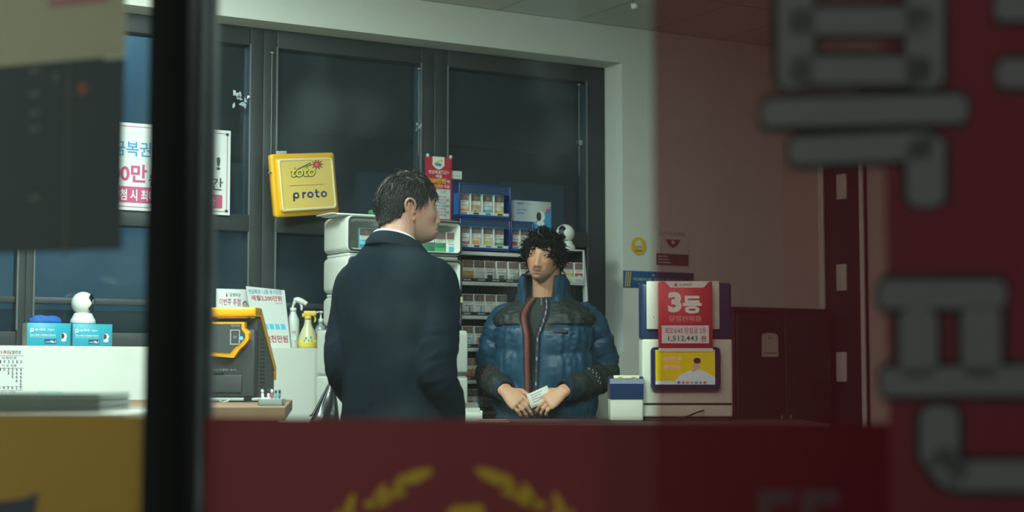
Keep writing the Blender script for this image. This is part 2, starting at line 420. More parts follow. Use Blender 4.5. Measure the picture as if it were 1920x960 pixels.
def displace(me, fn):
    v = verts_np(me); n = normals_np(me); a = np.array([fn(*p) for p in v]); set_verts(me, v + n * a[:, None])
def RotM(yaw, pitch, roll, loc, s):
    return Matrix.Translation(loc) @ Matrix.Rotation(yaw, 4, 'Z') @ Matrix.Rotation(pitch, 4, 'X') @ Matrix.Rotation(roll, 4, 'Y') @ Matrix.Diagonal((s, s, s, 1))

# ------------------------------------------------------------------ man in the padded jacket
def cashier(loc, rz):
    me_root = thing('person', 'tousle-haired man in a blue and black padded jacket facing out from behind the counter', 'person', loc, rz)
    sk = SKIN; k = .965; HTOP[0] = .80; NAPE[0] = .30; EYE_IN[0] = 0
    T = RotM(math.radians(-8), math.radians(-3), math.radians(7), (.000, -.045, 1.562), .885)
    sh = {1: (.160, .01, 1.320), -1: (-.160, .01, 1.320)}
    el = {1: (.222, .035, 1.105), -1: (-.222, .035, 1.105)}
    wr = {1: (.090, -.215, 1.028), -1: (-.130, -.205, 1.030)}
    hs = {1: ((-.80, -.24, -.52), (-.12, -.88, .42), False, SKIN, (14, 30, 22), .95, .05), -1: ((.74, -.26, -.58), (.10, -.88, .42), True, SKIN, (12, 24, 18), .95, .05)}
    mb = MB(); g, _ = head_grid(.31)
    hv = tf(T, g).reshape(g.shape); grid_loft(mb, hv, sk)
    for sg in (-1, 1): ear(mb, sg, sk, T)
    body_mesh(mb, sk, sh, el, wr, hs, T, [(0, .02, 1.33), (.000, .012, 1.40), (.004, -.008, 1.46), (.006, -.020, 1.53)], k)
    me = remeshed(mb, 'body', .0024, 1)
    skin_colours(me, T, '#bf8f70', '#945a50', '#77645a', '#b8765e', .9)
    body = link_mesh(me, 'body', me_root, sk)
    lb = MB()
    for sg in (-1, 1): lids(lb, T, sg, sk, .36, .30)
    lm = lb.mesh('eyelid'); set_col(lm, np.ones((len(lm.vertices), 3)) * np.array(lin('#a07c68')[:3])); link_mesh(lm, 'eyelids', me_root, sk)
    hairm = M('black_hair', '#12100e', .55, var=.3, scale=200, spec=.15); grey = M('grey_hair', '#57504a', .45, var=.2, scale=200)
    for sg in (-1, 1):
        eye(me_root, T, sg, 1, (-.42, .16)); brow(me_root, T, sg, hairm, .75, 5 + sg)
    def region(x, y, z):
        ang = np.arctan2(y, np.abs(x))
        line = np.where(y < -.035, .050, np.where(y < .03, -.012, -.075))
        line = np.where((y < -.035) & (np.abs(x) > .05), .010, line)
        return z > line
    hair_mesh('hair', T, me_root, [hairm, grey], region, lambda x, y, z: (.012 + .010 * max(0, min(1, (z + .05) / .1))) * (1 + .35 * noise.noise(Vector((x, y, z)) * 48)) , 2600, .046, .0044,
              lambda x, y, z: (x * 7 - .25, (-.9 if y < .02 else .5) + y * 3, -.75), .50, 11, lambda x, y, z: .02, 9, lift=.20)
    # moustache hairs
    r = np.random.default_rng(4); mo = MB()
    for i in range(40):
        x = r.uniform(-.019, .019); z = -.0595 - abs(x) * .22 + r.normal(0, .0016); y = -.1182 + abs(x) ** 1.5 * 6.0
        p = np.array([x, y, z]); d = np.array([np.sign(x) * .5, -.1, -.8]) * .006
        mo.tube(tf(T, [p, p + d * .5 + [0, -.001, 0], p + d]), [.0006, .0006, .0002], grey, 4)
    mo.build('moustache', me_root)
    # sweater
    swm = M('olive_sweater', '#262b28', .9, var=.1, scale=150, bump=.06); sb = MB()
    sb.loft([superring(0, 0 + y, z, rx, ry, 40) for z, rx, ry, y in ((.86, .172, .128, 0), (1.05, .172, .130, 0), (1.2, .175, .128, 0), (1.30, .165, .115, 0), (1.345, .120, .095, .0), (1.375, .088, .080, .005), (1.395, .073, .074, .0))], swm)
    col = []
    for t in range(5):
        rr = (.072, .076, .077, .072, .064)[t]; zz = (1.372, 1.384, 1.402, 1.412, 1.395)[t]
        col.append([(-.004 + rr * math.cos(a), .005 + rr * math.sin(a), zz + .012 * math.sin(a)) for a in [2 * PI * q / 32 for q in range(32)]])
    sb.loft(col, swm, False); sb.build('sweater', me_root)
    zb = MB(); zb.box((-.010, -.078, 1.365), (-.004, -.070, 1.402), M('zip_metal', '#6d706e', .35, 1)); zb.build('zip', me_root)
    # jacket shell
    blue = M('jacket_blue', '#1d3e53', .42, var=.16, scale=25, bump=.25, spec=.3); black = M('jacket_black', '#252a29', .55, var=.2, scale=25, bump=.25, spec=.3)
    lining = M('jacket_lining', '#66352e', .6, var=.12); navy = M('jacket_navy', '#1c2c3c', .5, var=.15)
    jb = MB(); rows = [tuple(p) for p in smooth_path([(.80, .196, .150, 0), (.95, .204, .160, 0), (1.10, .204, .162, 0), (1.22, .203, .160, 0), (1.28, .206, .152, 0), (1.325, .204, .138, .004), (1.360, .172, .116, .008), (1.388, .126, .100, .01), (1.402, .098, .090, .012)], 14)]
    n = 150; pts = []
    for z, rx, ry, y0 in rows:
        gap = np.interp(z, [.8, 1.0, 1.25, 1.40], [.09, .10, .12, .27]); a0 = -PI / 2 - .14 + gap + .02; a1 = -PI / 2 - .14 - gap + 2 * PI
        row = superring(0, y0, z, rx, ry, n, 2.5, a0, a1, False); out = []
        for j, (x, y, zz) in enumerate(row):
            ph = (z - .80 + .012 * math.sin(x * 14 + 1)) / .128
            puff = .014 * (abs(math.sin(PI * ph)) ** .55 - .8) if z < 1.285 else .008 * abs(math.sin(PI * (z - 1.285) / .11))
            if abs(z - 1.287) < .006: puff = -.010
            q = Vector((x, y, zz)); wr_ = .007 * noise.noise(Vector((x * 46, y * 46, z * 12))) + .004 * noise.noise(q * 70) + .0025 * noise.noise(q * 130)
            d = Vector((x, y, 0)).normalized(); edge = min(1, min(j, n - 1 - j) / 5)
            out.append(tuple(q + d * ((puff + wr_) * edge)))
        pts.append(out)
    fs = []; mi = []; base = [p for r_ in pts for p in r_]
    for i in range(len(pts) - 1):
        for j in range(n - 1):
            z = rows[i][0]; x, y, _ = pts[i][j]
            mt = black if z > 1.285 + .10 * max(0, abs(x) - .10) - .02 * (abs(x) < .05) else blue
            jb.add([], [], mt); jb.f.append([i * n + j, i * n + j + 1, (i + 1) * n + j + 1, (i + 1) * n + j]); jb.m.append(jb.mi(mt)); jb.sm.append(True)
    jb.v = [tuple(p) for p in base]
    jk = jb.build('jacket', me_root); sd = jk.modifiers.new('t', 'SOLIDIFY'); sd.thickness = .012; sd.offset = -1
    # sleeves
    for sg in (-1, 1):
        s_, e_, w_ = [Vector(v[sg]) for v in (sh, el, wr)]
        end = e_ + (w_ - e_) * .97
        key = [s_ + Vector((-sg * .050, 0, .020)), s_ + Vector((sg * .010, 0, -.012)), (s_ + e_) / 2 + Vector((sg * .012, .010, 0)), e_ + Vector((0, .012, .0)), (e_ + end) / 2 + Vector((sg * .012, 0, -.006)), end]
        path = smooth_path([tuple(p) for p in key], 22); N = len(path); jb = MB(); nn = 40
        cum = [0]
        for a, b in zip(path, path[1:]): cum.append(cum[-1] + float(np.linalg.norm(b - a)))
        tot = cum[-1]; rad = [np.interp(c / tot, [0, .12, .3, .55, .75, .92, .97, 1], [.048, .066, .071, .069, .064, .050, .042, .040]) for c in cum]
        rg = tube_rings(path, rad, nn); out = []
        for i, rr in enumerate(rg):
            c = Vector(path[i]); o2 = []
            for p in rr:
                d = (p - c).normalized(); inner = max(0, -d.x * sg)
                ph = (cum[i] + .012 * d.y) / .066
                pf = .0075 * (abs(math.sin(PI * ph)) ** .6 - .8) * (1 if cum[i] / tot < .94 else .2)
                o2.append(p + d * (pf + .006 * noise.noise(Vector((p.x * 22, p.y * 22, p.z * 30))) + .0045 * noise.noise(p * 60) + .0025 * noise.noise(p * 120)))
            out.append(o2)
        cut = int(N * .55)
        for lo, hi, mt in ((0, cut, blue), (cut, int(N * .95), black), (int(N * .95), N - 1, navy)): jb.loft(out[lo:hi + 1], mt, False)
        jb.loft([out[-1], [Vector(path[-1]) + (p - Vector(path[-1])) * .80 for p in out[-1]], [Vector(path[-4]) + (p - Vector(path[-1])) * .78 for p in out[-1]]], navy, False)
        sl = jb.build('jacket_sleeve', me_root)
        # stitched mark on the forearm
        st = MB(); col_ = M('stitch_red', '#8c3a44', .6) if sg < 0 else M('stitch_white', '#a9adab', .6)
        i0 = int(N * .80)
        best = min(range(nn), key=lambda j: out[i0][j].y * 1.0 - .4 * out[i0][j].z)
        for q in range(10):
            i = i0 + (q % 2); p = out[i][(best + q - 5) % nn]; c = Vector(path[i]); d = (p - c).normalized()
            st.tube([p + d * .001 + Vector((0, 0, -.004)), p + d * .003, p + d * .001 + Vector((.004, 0, .004))], .0011, col_, 5)
        st.build('sleeve_stitching', sl)
    # collar
    cb = MB(); nn = 70; rows_ = []
    for t in range(15):
        u = t / 14; row = []
        for j in range(nn):
            gp = .40 + .24 * u; a = -PI / 2 - .10 + gp + (2 * PI - 2 * gp) * j / (nn - 1); f = max(0, -math.sin(a))
            z = 1.362 + .118 * u + .014 * (1 - f) * u - .030 * f * (1 - u)
            r_ = .114 - .018 * u + .006 * abs(math.sin(2 * PI * u)) + .014 * f * u - .010 * u * (1 - f)
            r_ += .008 * noise.noise(Vector((math.cos(a) * 6, math.sin(a) * 6, z * 40)))
            row.append((-.006 + r_ * math.cos(a) * 1.02, .004 + r_ * math.sin(a) * .95, z))
        rows_.append(row)
    cb.loft(rows_, blue, False, True, False)
    inn = [[(x * .89 - .001, y * .89, z) for x, y, z in r_] for r_ in rows_]
    cb.loft([rows_[-1], [(x * .945, y * .945, z + .006) for x, y, z in rows_[-1]], inn[-1]], navy, False, True, False); cb.loft(inn, navy, False, True, False)
    for jx in (0, nn - 1): cb.loft([[r_[jx] for r_ in rows_], [r_[jx] for r_ in inn]], navy, False, True, False)
    cb.build('jacket_collar', me_root)
    # edge strips of the open front
    for nm, side in (('jacket_lining', 0), ('jacket_zip', n - 1)):
        pass
    def strip(name, j, w0, w1, mt, dy):
        sb_ = MB(); a = []; b = []
        for i in range(0, len(pts), 2):
            p = Vector(pts[i][j]); 
            a.append([p + Vector((w0, dy, 0)), p + Vector(((w0 + w1) / 2, dy - .006, 0)), p + Vector((w1, dy + .006, 0)), p + Vector(((w0 + w1) / 2, dy + .008, 0))])
        sb_.loft(a, mt); return sb_.build(name, me_root)
    strip('jacket_lining', n - 1, -.006, .030, lining, .006)
    strip('zip_placket', 0, -.022, .004, navy, .004)
    zp = MB(); pk = M('zip_pink', '#6a3a48', .6); wt = M('zip_white', '#868c90', .6)
    for i in range(4, len(pts) - 12, 5):
        p = Vector(pts[i][0]); zp.box((p.x - .014, p.y - .006, p.z - .007), (p.x - .009, p.y - .001, p.z + .007), pk if i % 2 else wt)
    zp.build('zip_teeth', me_root)
    lg = MB(); p = Vector((.078, -.163, 1.262)); lg.box((p.x - .030, p.y + .006, p.z - .006), (p.x + .028, p.y + .020, p.z + .006), M('logo_plum', '#2a2128', .6), .003); lg.build('chest_logo', me_root)
    trousers('trousers', M('dark_trousers', '#1b2129', .85, var=.15, scale=120), me_root, k)
    for sg in (-1, 1): shoe(me_root, sg, M('shoe_black', '#16171a', .45), M('shoe_sole', '#3a3a38', .8))
    return me_root
# ------------------------------------------------------------------ man in the overcoat
def visitor(loc, rz):
    root = thing('person', 'short-haired man in a dark navy overcoat seen from behind, head turned in profile', 'person', loc, rz)
    sk = SKIN; k = 1.0; HTOP[0] = .96; NAPE[0] = .08; EYE_IN[0] = .005
    T = RotM(math.radians(-38), math.radians(-6), math.radians(-2), (.008, -.052, 1.626), .96)
    sh = {1: (.160, .01, 1.398), -1: (-.148, .01, 1.398)}
    el = {1: (.174, .055, 1.125), -1: (-.190, .055, 1.105)}
    wr = {1: (.135, -.110, .925), -1: (-.150, -.045, .930)}
    hs = {1: ((-.15, -.45, -.85), (.9, -.3, 0), False), -1: ((.15, -.45, -.85), (-.9, -.3, 0), True)}
    mb = MB(); g, _ = head_grid(.24, 1.2)
    grid_loft(mb, tf(T, g).reshape(g.shape), sk)
    for sg in (-1, 1): ear(mb, sg, sk, T, 1.18)
    body_mesh(mb, sk, sh, el, wr, hs, T, [(0, .03, 1.38), (0, .028, 1.47), (.004, .008, 1.54), (.006, -.004, 1.60)], k)
    me = remeshed(mb, 'body', .0026, 1)
    skin_colours(me, T, '#a27f6c', '#84564e', '#655850', '#9c6a5a', .3)
    link_mesh(me, 'body', root, sk)
    hairm = M('black_hair'); grey = M('grey_hair')
    for sg in (-1, 1): eye(root, T, sg, 1, (0, 0)); brow(root, T, sg, hairm, 1.1, 8 + sg)
    lb = MB()
    for sg in (-1, 1): lids(lb, T, sg, sk, .27, .24)
    lm = lb.mesh('eyelid'); set_col(lm, np.ones((len(lm.vertices), 3)) * np.array(lin('#8c6c5c')[:3])); link_mesh(lm, 'eyelids', root, sk)
    def region(x, y, z):
        line = np.where(y < -.045, .046, np.where(y < -.012, .006 + 0 * z, np.where(y < .022, .036, -.090)))
        line = np.where((y >= -.030) & (y < -.010), .016, line)
        line = np.where((y >= -.045) & (y < -.030), .030, line)
        line = np.where((y >= .022) & (y < .034), -.050, line)
        line = np.where((y >= .034) & (y < .048), -.078, line)
        return z > line
    def nape(mb, m, r):
        """short hair running down the back of the neck"""
        a0 = math.radians(52)
        def at(a, z, rr): yc = np.interp(z, [1.47, 1.54, 1.60], [.028, .008, -.004]); xc = np.interp(z, [1.47, 1.54, 1.60], [0, .004, .006]); return Vector((xc + rr * math.cos(a), yc + rr * math.sin(a), z))
        low = lambda d: 1.572 + .030 * abs(d / 1.5) ** 1.6
        rg = []
        for k_ in range(7):
            row = []
            for q in range(41):
                d = -1.5 + 3.0 * q / 40; z = low(d) + (1.665 - low(d)) * k_ / 6; row.append(at(a0 + d, z, .0565 + .006 * min(1, k_ / 2)))
            rg.append(row)
        mb.loft(rg, m, False, True, False)
        for q in range(900):
            d = r.uniform(-1.5, 1.5); z = low(d) + .004 + (1.66 - low(d)) * r.random(); a = a0 + d + r.normal(0, .02); da = -.10 * np.sign(d)
            mb.tube([at(a, z, .061), at(a + da * .5, z - .010, .0625), at(a + da, z - .018, .0585)], [.0018, .0017, .0006], m, 5, .7)
    hair_mesh('hair', T, root, [hairm, grey], region, lambda x, y, z: .005 + .011 * float(sstep(-.04, .06, z)) + .006 * float(sstep(.05, -.06, y) * sstep(.04, .09, z)), 5200, .034, .0019,
              lambda x, y, z: ((x * 9 + .25, -.35, .1) if z > .075 and y < .03 else (x * 2, (.45 if y > -.03 else -.2), -1.0)), .10, 21,
              lambda x, y, z: .06 * float(sstep(.055, .1, z)) + .01, 6, lift=.03, lump=.10, extra=nape)
    # coat
    wool = M('navy_wool', '#08141c', .9, var=.12, scale=120, spec=.08)
    cb = MB(); rows = [(.60, .212, .160, 0), (.80, .202, .150, 0), (1.0, .192, .142, 0), (1.15, .188, .140, .004), (1.27, .194, .140, .008), (1.35, .202, .130, .014), (1.415, .192, .118, .018), (1.458, .156, .104, .022), (1.475, .118, .096, .026), (1.505, .090, .086, .028), (1.525, .074, .078, .028)]
    cb.loft([superring(0, p[3], p[0], p[1], p[2], 64, 2.5) for p in smooth_path(rows, 6)], wool)
    for sg in (-1, 1):
        s_, e_, w_ = [Vector(v[sg]) for v in (sh, el, wr)]
        key = [s_ + Vector((-sg * .06, 0, .005)), s_ + Vector((sg * .005, .004, -.012)), (s_ + e_) / 2 + Vector((sg * .010, .0, 0)), e_ + Vector((0, .01, 0)), (e_ + w_) / 2 + Vector((sg * .012, 0, 0)), w_ + Vector((sg * .0, 0, 0))]
        pth = smooth_path([tuple(p) for p in key], 8); n_ = len(pth)
        cb.tube(pth, [np.interp(i / (n_ - 1), [0, .2, .45, .6, .8, 1], [.056, .066, .064, .062, .060, .058]) for i in range(n_)], wool, 28)
    me = remeshed(cb, 'overcoat', .006, 6)
    def fold(x, y, z):
        d = 0
        arm = abs(x) > .165
        d += .007 * noise.noise(Vector((x * 13, y * 13, z * 4.5))) + .003 * noise.noise(Vector((x * 30, y * 30, z * 14 + 3)))
        if arm and .95 < z < 1.32: d += .011 * (abs(noise.noise(Vector((x * 9, y * 9, z * 26 + x * 12)))) - .25) * (1 - abs(z - 1.12) / .22)
        if y > .09 and z < 1.0: d -= .006 * math.exp(-((x - .006) / .004) ** 2)
        if y > .09: d -= .0022 * math.exp(-((x) / .0035) ** 2)
        return d
    displace(me, fold); link_mesh(me, 'overcoat', root, wool)
    # coat collar, turned down, high at the nape
    kb = MB(); nn = 64
    def band(r0, z0, r1, z1, r2, z2, tilt, m, cy=.022, gap=.0):
        rg = []
        for r_, z in ((r0, z0), (r0 + .002, (z0 + z1) / 2), (r1 - .003, z1 - .004), (r1, z1), (r1 + .004, z1 - .003), ((r1 + r2) / 2 + .006, (z1 + z2) / 2), (r2, z2)):
            rg.append([(r_ * math.cos(a) * 1.02, cy + r_ * math.sin(a), z + tilt * math.sin(a)) for a in [2 * PI * q / nn for q in range(nn)]])
        return rg
    kb.loft(band(.072, 1.478, .076, 1.522, .100, 1.482, .028, wool), wool, False); kb.build('coat_collar', root)
    wb = MB(); wb.loft(band(.066, 1.48, .0700, 1.5275, .072, 1.49, .028, wool), M('white_shirt', '#c9cfcd', .8), False); wb.build('shirt_collar', root)
    trousers('trousers', M('black_trousers', '#17191c', .85, var=.15, scale=120), root, k)
    for sg in (-1, 1): shoe(root, sg, M('shoe_black', '#16171a', .45), M('shoe_sole', '#3a3a38', .8))
    return root
# ================================================================== the room
white = M('white_paint', '#c9cdc4', .75, var=.03, scale=6); ceilm = M('ceiling_board', '#b9bdb3', .85, var=.03, scale=8)
frame_m = M('window_frame_dark', '#2c3133', .5, var=.15, scale=20); frame_edge = M('window_bead', '#5b6264', .35, var=.1)
floor_m = M('floor_tile', '#6d6e69', .35, var=.12, scale=9)
CEIL = wall_sz(1224, 58, .172)[1]; OFF = .172
HEAD = wall_sz(1165, 118, OFF)[1]; SILL = 1.2
sJ = wall_sz(1127, 300, .0)[0]                      # right jamb of the window opening
sC = wall_sz(1467, 300, OFF)[0]                     # corner with the right wall
sL = -3.6                                           # far left end of the wall
f = MB(); f.box((-6, -3, -.12), (6, 11, 0), floor_m); struct(f.build('floor'))
# wall round the long window, in wall space (x along it, -y into the room)
def in_wall(mb, name): return mb.build(name, None, W0, WROT)
w = MB()
w.box((sL, -OFF, HEAD), (sC, .12, CEIL + .02), white); w.box((sL, -OFF, 0), (sC, .12, SILL), white)
w.box((sJ, -OFF, SILL), (sC + .12, .12, HEAD), white)
struct(in_wall(w, 'wall_back'))
w = MB(); w.box((sC, -5.5, 0), (sC + .12, -OFF, CEIL), M('right_wall_paint', '#a89d92', .8, var=.03, scale=6)); struct(in_wall(w, 'wall_right'))
w = MB(); w.box((sL - .12, -5.5, 0), (sL, .12, CEIL), white); struct(in_wall(w, 'wall_left'))
# ceiling of boards with thin joints running back to the window
c = MB(); c.box((sL, -5.4, CEIL), (sC + .1, .0, CEIL + .04), ceilm)
jm = M('ceiling_joint', '#84877f', .8)
for px_ in (690, 905, 1020, 1130, 1240, 1400): pass
for i in range(-9, 6):
    x = -.02 + .40 * i; c.box((x, -5.4, CEIL - .0012), (x + .006, -OFF, CEIL + .001), jm)
for i in range(5): c.box((sL, -OFF - .004 - i * .6 - .006, CEIL - .0012), (sC, -OFF - .004 - i * .6, CEIL + .001), jm)
struct(in_wall(c, 'ceiling'))
cp = plane_hit(1190, 8, Vector((0, 0, CEIL)), Vector((0, 0, -1)), 0)
d = thing('smoke_detector', 'small round white detector on the ceiling near the red film', 'detector', cp)
mb = MB(); mb.lathe([(.001, -.020), (.012, -.020), (.016, -.012), (.018, 0), (.001, 0)], M('detector_white', '#d9dcd6', .5), 20); mb.build('cover', d)
mb = MB(); mb.lathe([(.001, -.0245), (.006, -.024), (.007, -.019), (.001, -.019)], M('detector_grille', '#8b8f8b', .5), 14); mb.build('sensor', d)
# window bays: frame, transom, upper and lower pane
pane_m = glass_mat('night_pane', (.80, .90, .96), .04, .012, (.4, .58, .66), .05)
def bay(i, s0, s1, edge0=True, edge1=True, f0=.03, f1=.03):
    o = thing('window_%d' % i, '', '', W(s0, 0, SILL), WROT)
    for k_ in ('label', 'category'): del o[k_]
    o['kind'] = 'structure'; Wd = s1 - s0; H = HEAD - SILL; T0 = TR0 - SILL; T1 = TR1 - SILL
    mb = MB(); top = .075
    mb.box((0, -.035, 0), (f0, .035, H), frame_m, .004); mb.box((Wd - f1, -.035, 0), (Wd, .035, H), frame_m, .004)
    mb.box((f0, -.035, H - top), (Wd - f1, .035, H), frame_m, .004); mb.box((f0, -.035, 0), (Wd - f1, .035, .055), frame_m, .004)
    mb.box((f0, -.045, T0), (Wd - f1, .035, T1), frame_m, .004)
    mb.box((f0, -.020, .16), (Wd - f1, .02, .185), frame_m, .003)
    for x in (f0, Wd - f1): mb.box((x - .0035, -.041, .06), (x + .0035, -.034, H - top + .005), frame_edge, .001)
    mb.build('window_frame', o)
    for z0, z1 in ((.05, T0 + .01), (T1 - .01, H - top + .01)):
        mb = MB(); mb.box((f0 - .01, .006, z0), (Wd - f1 + .01, .012, z1), pane_m); mb.build('window_pane', o)
TR0 = wall_sz(420, 434, 0)[1]; TR1 = wall_sz(420, 402, 0)[1]
xs = [wall_sz(px_, 250, 0)[0] for px_ in (-160, 60, 462, 512, 782, 832, 1092)]
bay(1, sL, xs[1] - .02); bay(2, xs[1] - .02, (xs[2] + xs[3]) / 2, f1=(xs[3] - xs[2]) / 2)
bay(3, (xs[2] + xs[3]) / 2, (xs[4] + xs[5]) / 2, f0=(xs[3] - xs[2]) / 2, f1=(xs[5] - xs[4]) / 2)
bay(4, (xs[4] + xs[5]) / 2, sJ, f0=(xs[5] - xs[4]) / 2, f1=sJ - xs[6])
# the dark street side beyond the window
ext = M('night_facade', '#33474f', .9, var=.4, scale=1.2)
e = MB(); e.box((-4, 2.6, 0), (6, 3.0, 6), ext)
for i in range(9): e.box((-3.4 + i * 1.0, 2.56, 1.0), (-2.95 + i * 1.0, 2.61, 2.3), M('night_window', '#5d7a8a', .3)); 
for z in (.95, 2.5): e.box((-4, 2.52, z), (6, 2.61, z + .12), ext)
o = in_wall(e, 'neighbouring_building')
e2 = MB(); e2.box((-5, 1.6, 0), (-.95, 2.3, 5), M('pale_facade', '#6f8a98', .9, var=.15, scale=1.5)); e2.box((-5, 1.55, 1.3), (-.95, 1.61, 1.4), ext); o2 = in_wall(e2, 'added_pale_building'); tag(o2, 'paler blue building added to brighten the left end of the window', 'building'); tag(o, 'dark neighbouring building across the alley seen through the window', 'building')  # pale block added outside so the left panes look bluer
# crumpled tape and clips left on the frames
def lump(px_, py_, r, label, name='tape_wad'):
    p = plane_hit(px_, py_, W0, WN, .05); rr = random.Random(px_); mb = MB(); tm = M('clear_tape', '#9fb0b0', .15, var=.3, spec=.8)
    for k_ in range(14):
        a = Vector([rr.uniform(-1, 1) * r for _ in range(3)]); a.y *= .25; q = [a + Vector([rr.uniform(-.5, .5) * r, rr.uniform(-.12, .1) * r, rr.uniform(-.6, .6) * r]) for _ in range(4)]
        mb.add(q, [(0, 1, 2), (0, 2, 3), (0, 3, 1), (1, 2, 3)], tm)
    o = mb.build(name, None, p, WROT); tag(o, label, 'tape'); return o
lump(452, 187, .026, 'crumpled clear tape stuck on the window frame above the long white poster')
lump(785, 237, .014, 'small clear tape scrap on the post above the standing man')
lump(1088, 268, .012, 'small tape scrap on the post beside the white jamb')
def glint_strip(px_, y0_, y1_, label):  # glints on the window posts, built as thin pale strips
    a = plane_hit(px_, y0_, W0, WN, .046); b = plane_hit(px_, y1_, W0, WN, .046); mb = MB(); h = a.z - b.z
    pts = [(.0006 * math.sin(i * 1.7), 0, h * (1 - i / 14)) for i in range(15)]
    mb.tube(pts, .0011, M('white_cord_and_glint', '#8f9894', .3), 6); mb.box((-.006, -.004, h), (.006, .004, h + .006), M('white_cord_and_glint'), .001)
    tag(mb.build('glint', None, b, WROT), label, 'glint')
glint_strip(508, 100, 290, 'thin pale strip modelling a glint on the post left of the yellow sign')
glint_strip(785, 130, 292, 'thin pale strip modelling a glint on the post above the standing man')
glint_strip(1086, 160, 330, 'thin pale strip modelling a glint on the post beside the white jamb')
# ================================================================== signs and posters on the window
def board(name, label, cat, x0, y0, x1, y1, off, thick, m, back=None, group=None, lean=0, round_=0):
    """flat board on a plane parallel to the window; returns (empty, width, height)"""
    s0, zb = wall_sz(x0, y1, off); s1, zt = wall_sz(x1, y0, off); zt = (zt + wall_sz(x0, y0, off)[1]) / 2
    o = thing(name, label, cat, W(s0, off, wall_sz(x0, y1, off)[1]), WROT, group); w_ = s1 - s0; h = wall_sz(x0, y0, off)[1] - zb
    mb = MB()
    mb.box((0, 0, 0), (w_, thick, h), m, round_); mb.build('panel', o); return o, w_, h
def prints(o): return MB()
paper = M('white_paper', '#c6ccc8', .7, var=.02, scale=20); pink = M('print_pink', '#b04a72', .6, var=.03); ink = M('print_ink', '#33373b', .6, var=.05)
blue_ink = M('print_blue', '#3a7fa8', .6, var=.03); red_ink = M('print_red', '#a83a46', .6, var=.03); white_ink = M('print_white', '#d3d6d0', .6, var=.02); yel_ink = M('print_yellow', '#d8b53a', .6, var=.03)
B = .012
# long white poster behind the mullion
o, w_, h = board('lottery_poster', 'long white lottery poster with pink border on the window behind the door frame', 'poster', 128, 221, 433, 388, .055, .002, paper)
mb = MB(); y = -.0006
def frame_lines(mb, w_, h, e, t, m, y):
    for a in ((e, w_ - e, e, e + t), (e, w_ - e, h - e - t, h - e), (e, e + t, e, h - e), (w_ - e - t, w_ - e, e, h - e)): mb.rect(*a, y, m)
frame_lines(mb, w_, h, .012, .003, pink, y)
for x in (.014, w_ - .014):
    for z in (.016, h - .016): mb.disc(x, z, .008, .007, y - .0003, ink, 5)
u = lambda px_: (px_ - 128) / 305 * w_
v = lambda py_: (1 - (py_ - 230) / 162) * h
mb.text('연금복권 720+', u(182), u(345), v(292), v(264), y, blue_ink, B); mb.text('!', u(405), u(413), v(307), v(282), y, ink, .03)
mb.text('700만', u(186), u(272), v(340), v(306), y, pink, .03); mb.text('원 씩 20년간', u(275), u(419), v(346), v(322), y, ink, B)
mb.rect(u(150), u(322), v(378), v(348), y, pink); mb.text('당첨 시 최대', u(207), u(289), v(374), v(353), y - .0004, white_ink, .02)
mb.flat([(px_ , z_) for px_, z_ in rrect(u(418) - u(340), v(354) - v(380), .006, 4, (u(340) + u(418)) / 2, (v(354) + v(380)) / 2)], y, pink); mb.text('지급', u(352), u(404), v(375), v(358), y - .0004, white_ink, .02)
mb.build('lettering', o)
# yellow moulded sign
sgn = plane_hit(519, 408, W0, WN, .20); sw = .325; shh = .250
o = thing('yellow_sign', 'square yellow moulded plastic sign hung on the window post', 'sign', sgn, math.radians(9)); o.rotation_euler = (0, math.radians(-1.6), math.radians(14))
o.rotation_euler = (0, math.radians(-7.0), math.radians(47)); ys = M('sign_yellow', '#d9a419', .3, var=.03, spec=.6); yi = M('sign_pale_yellow', '#dcc067', .3, var=.03); lip = M('sign_lip', '#d8cf9c', .25)
def rr_ring(w_, h_, r, y, cx, cz): return [(x, y, z) for x, z in rrect(w_, h_, r, 5, cx, cz)]
cx, cz = sw / 2, shh / 2
mb = MB(); mb.loft([rr_ring(sw, shh, .012, .024, cx, cz), rr_ring(sw, shh, .012, .004, cx, cz), rr_ring(sw - .006, shh - .006, .012, 0, cx, cz), rr_ring(sw - .036, shh - .036, .014, 0, cx, cz)], ys); mb.build('tray', o)
mb = MB(); mb.loft([rr_ring(sw - .034, shh - .034, .014, .0, cx, cz), rr_ring(sw - .040, shh - .040, .014, -.011, cx, cz), rr_ring(sw - .046, shh - .046, .013, -.012, cx, cz)], ys, False)
mb.loft([rr_ring(sw - .042, shh - .042, .014, -.0121, cx, cz), rr_ring(sw - .048, shh - .048, .014, -.0145, cx, cz), rr_ring(sw - .058, shh - .058, .012, -.0145, cx, cz), rr_ring(sw - .062, shh - .062, .012, -.012, cx, cz)], lip, False)
mb.flat(rrect(sw - .06, shh - .06, .012, 5, cx, cz), -.0122, yi); mb.build('raised_face', o)
mb = MB(); y = -.0128; dk = M('sign_navy', '#2f3a63', .5); dgr = M('sign_charcoal', '#4a4a3a', .5); pale = M('sign_letter_yellow', '#e2d04a', .4)
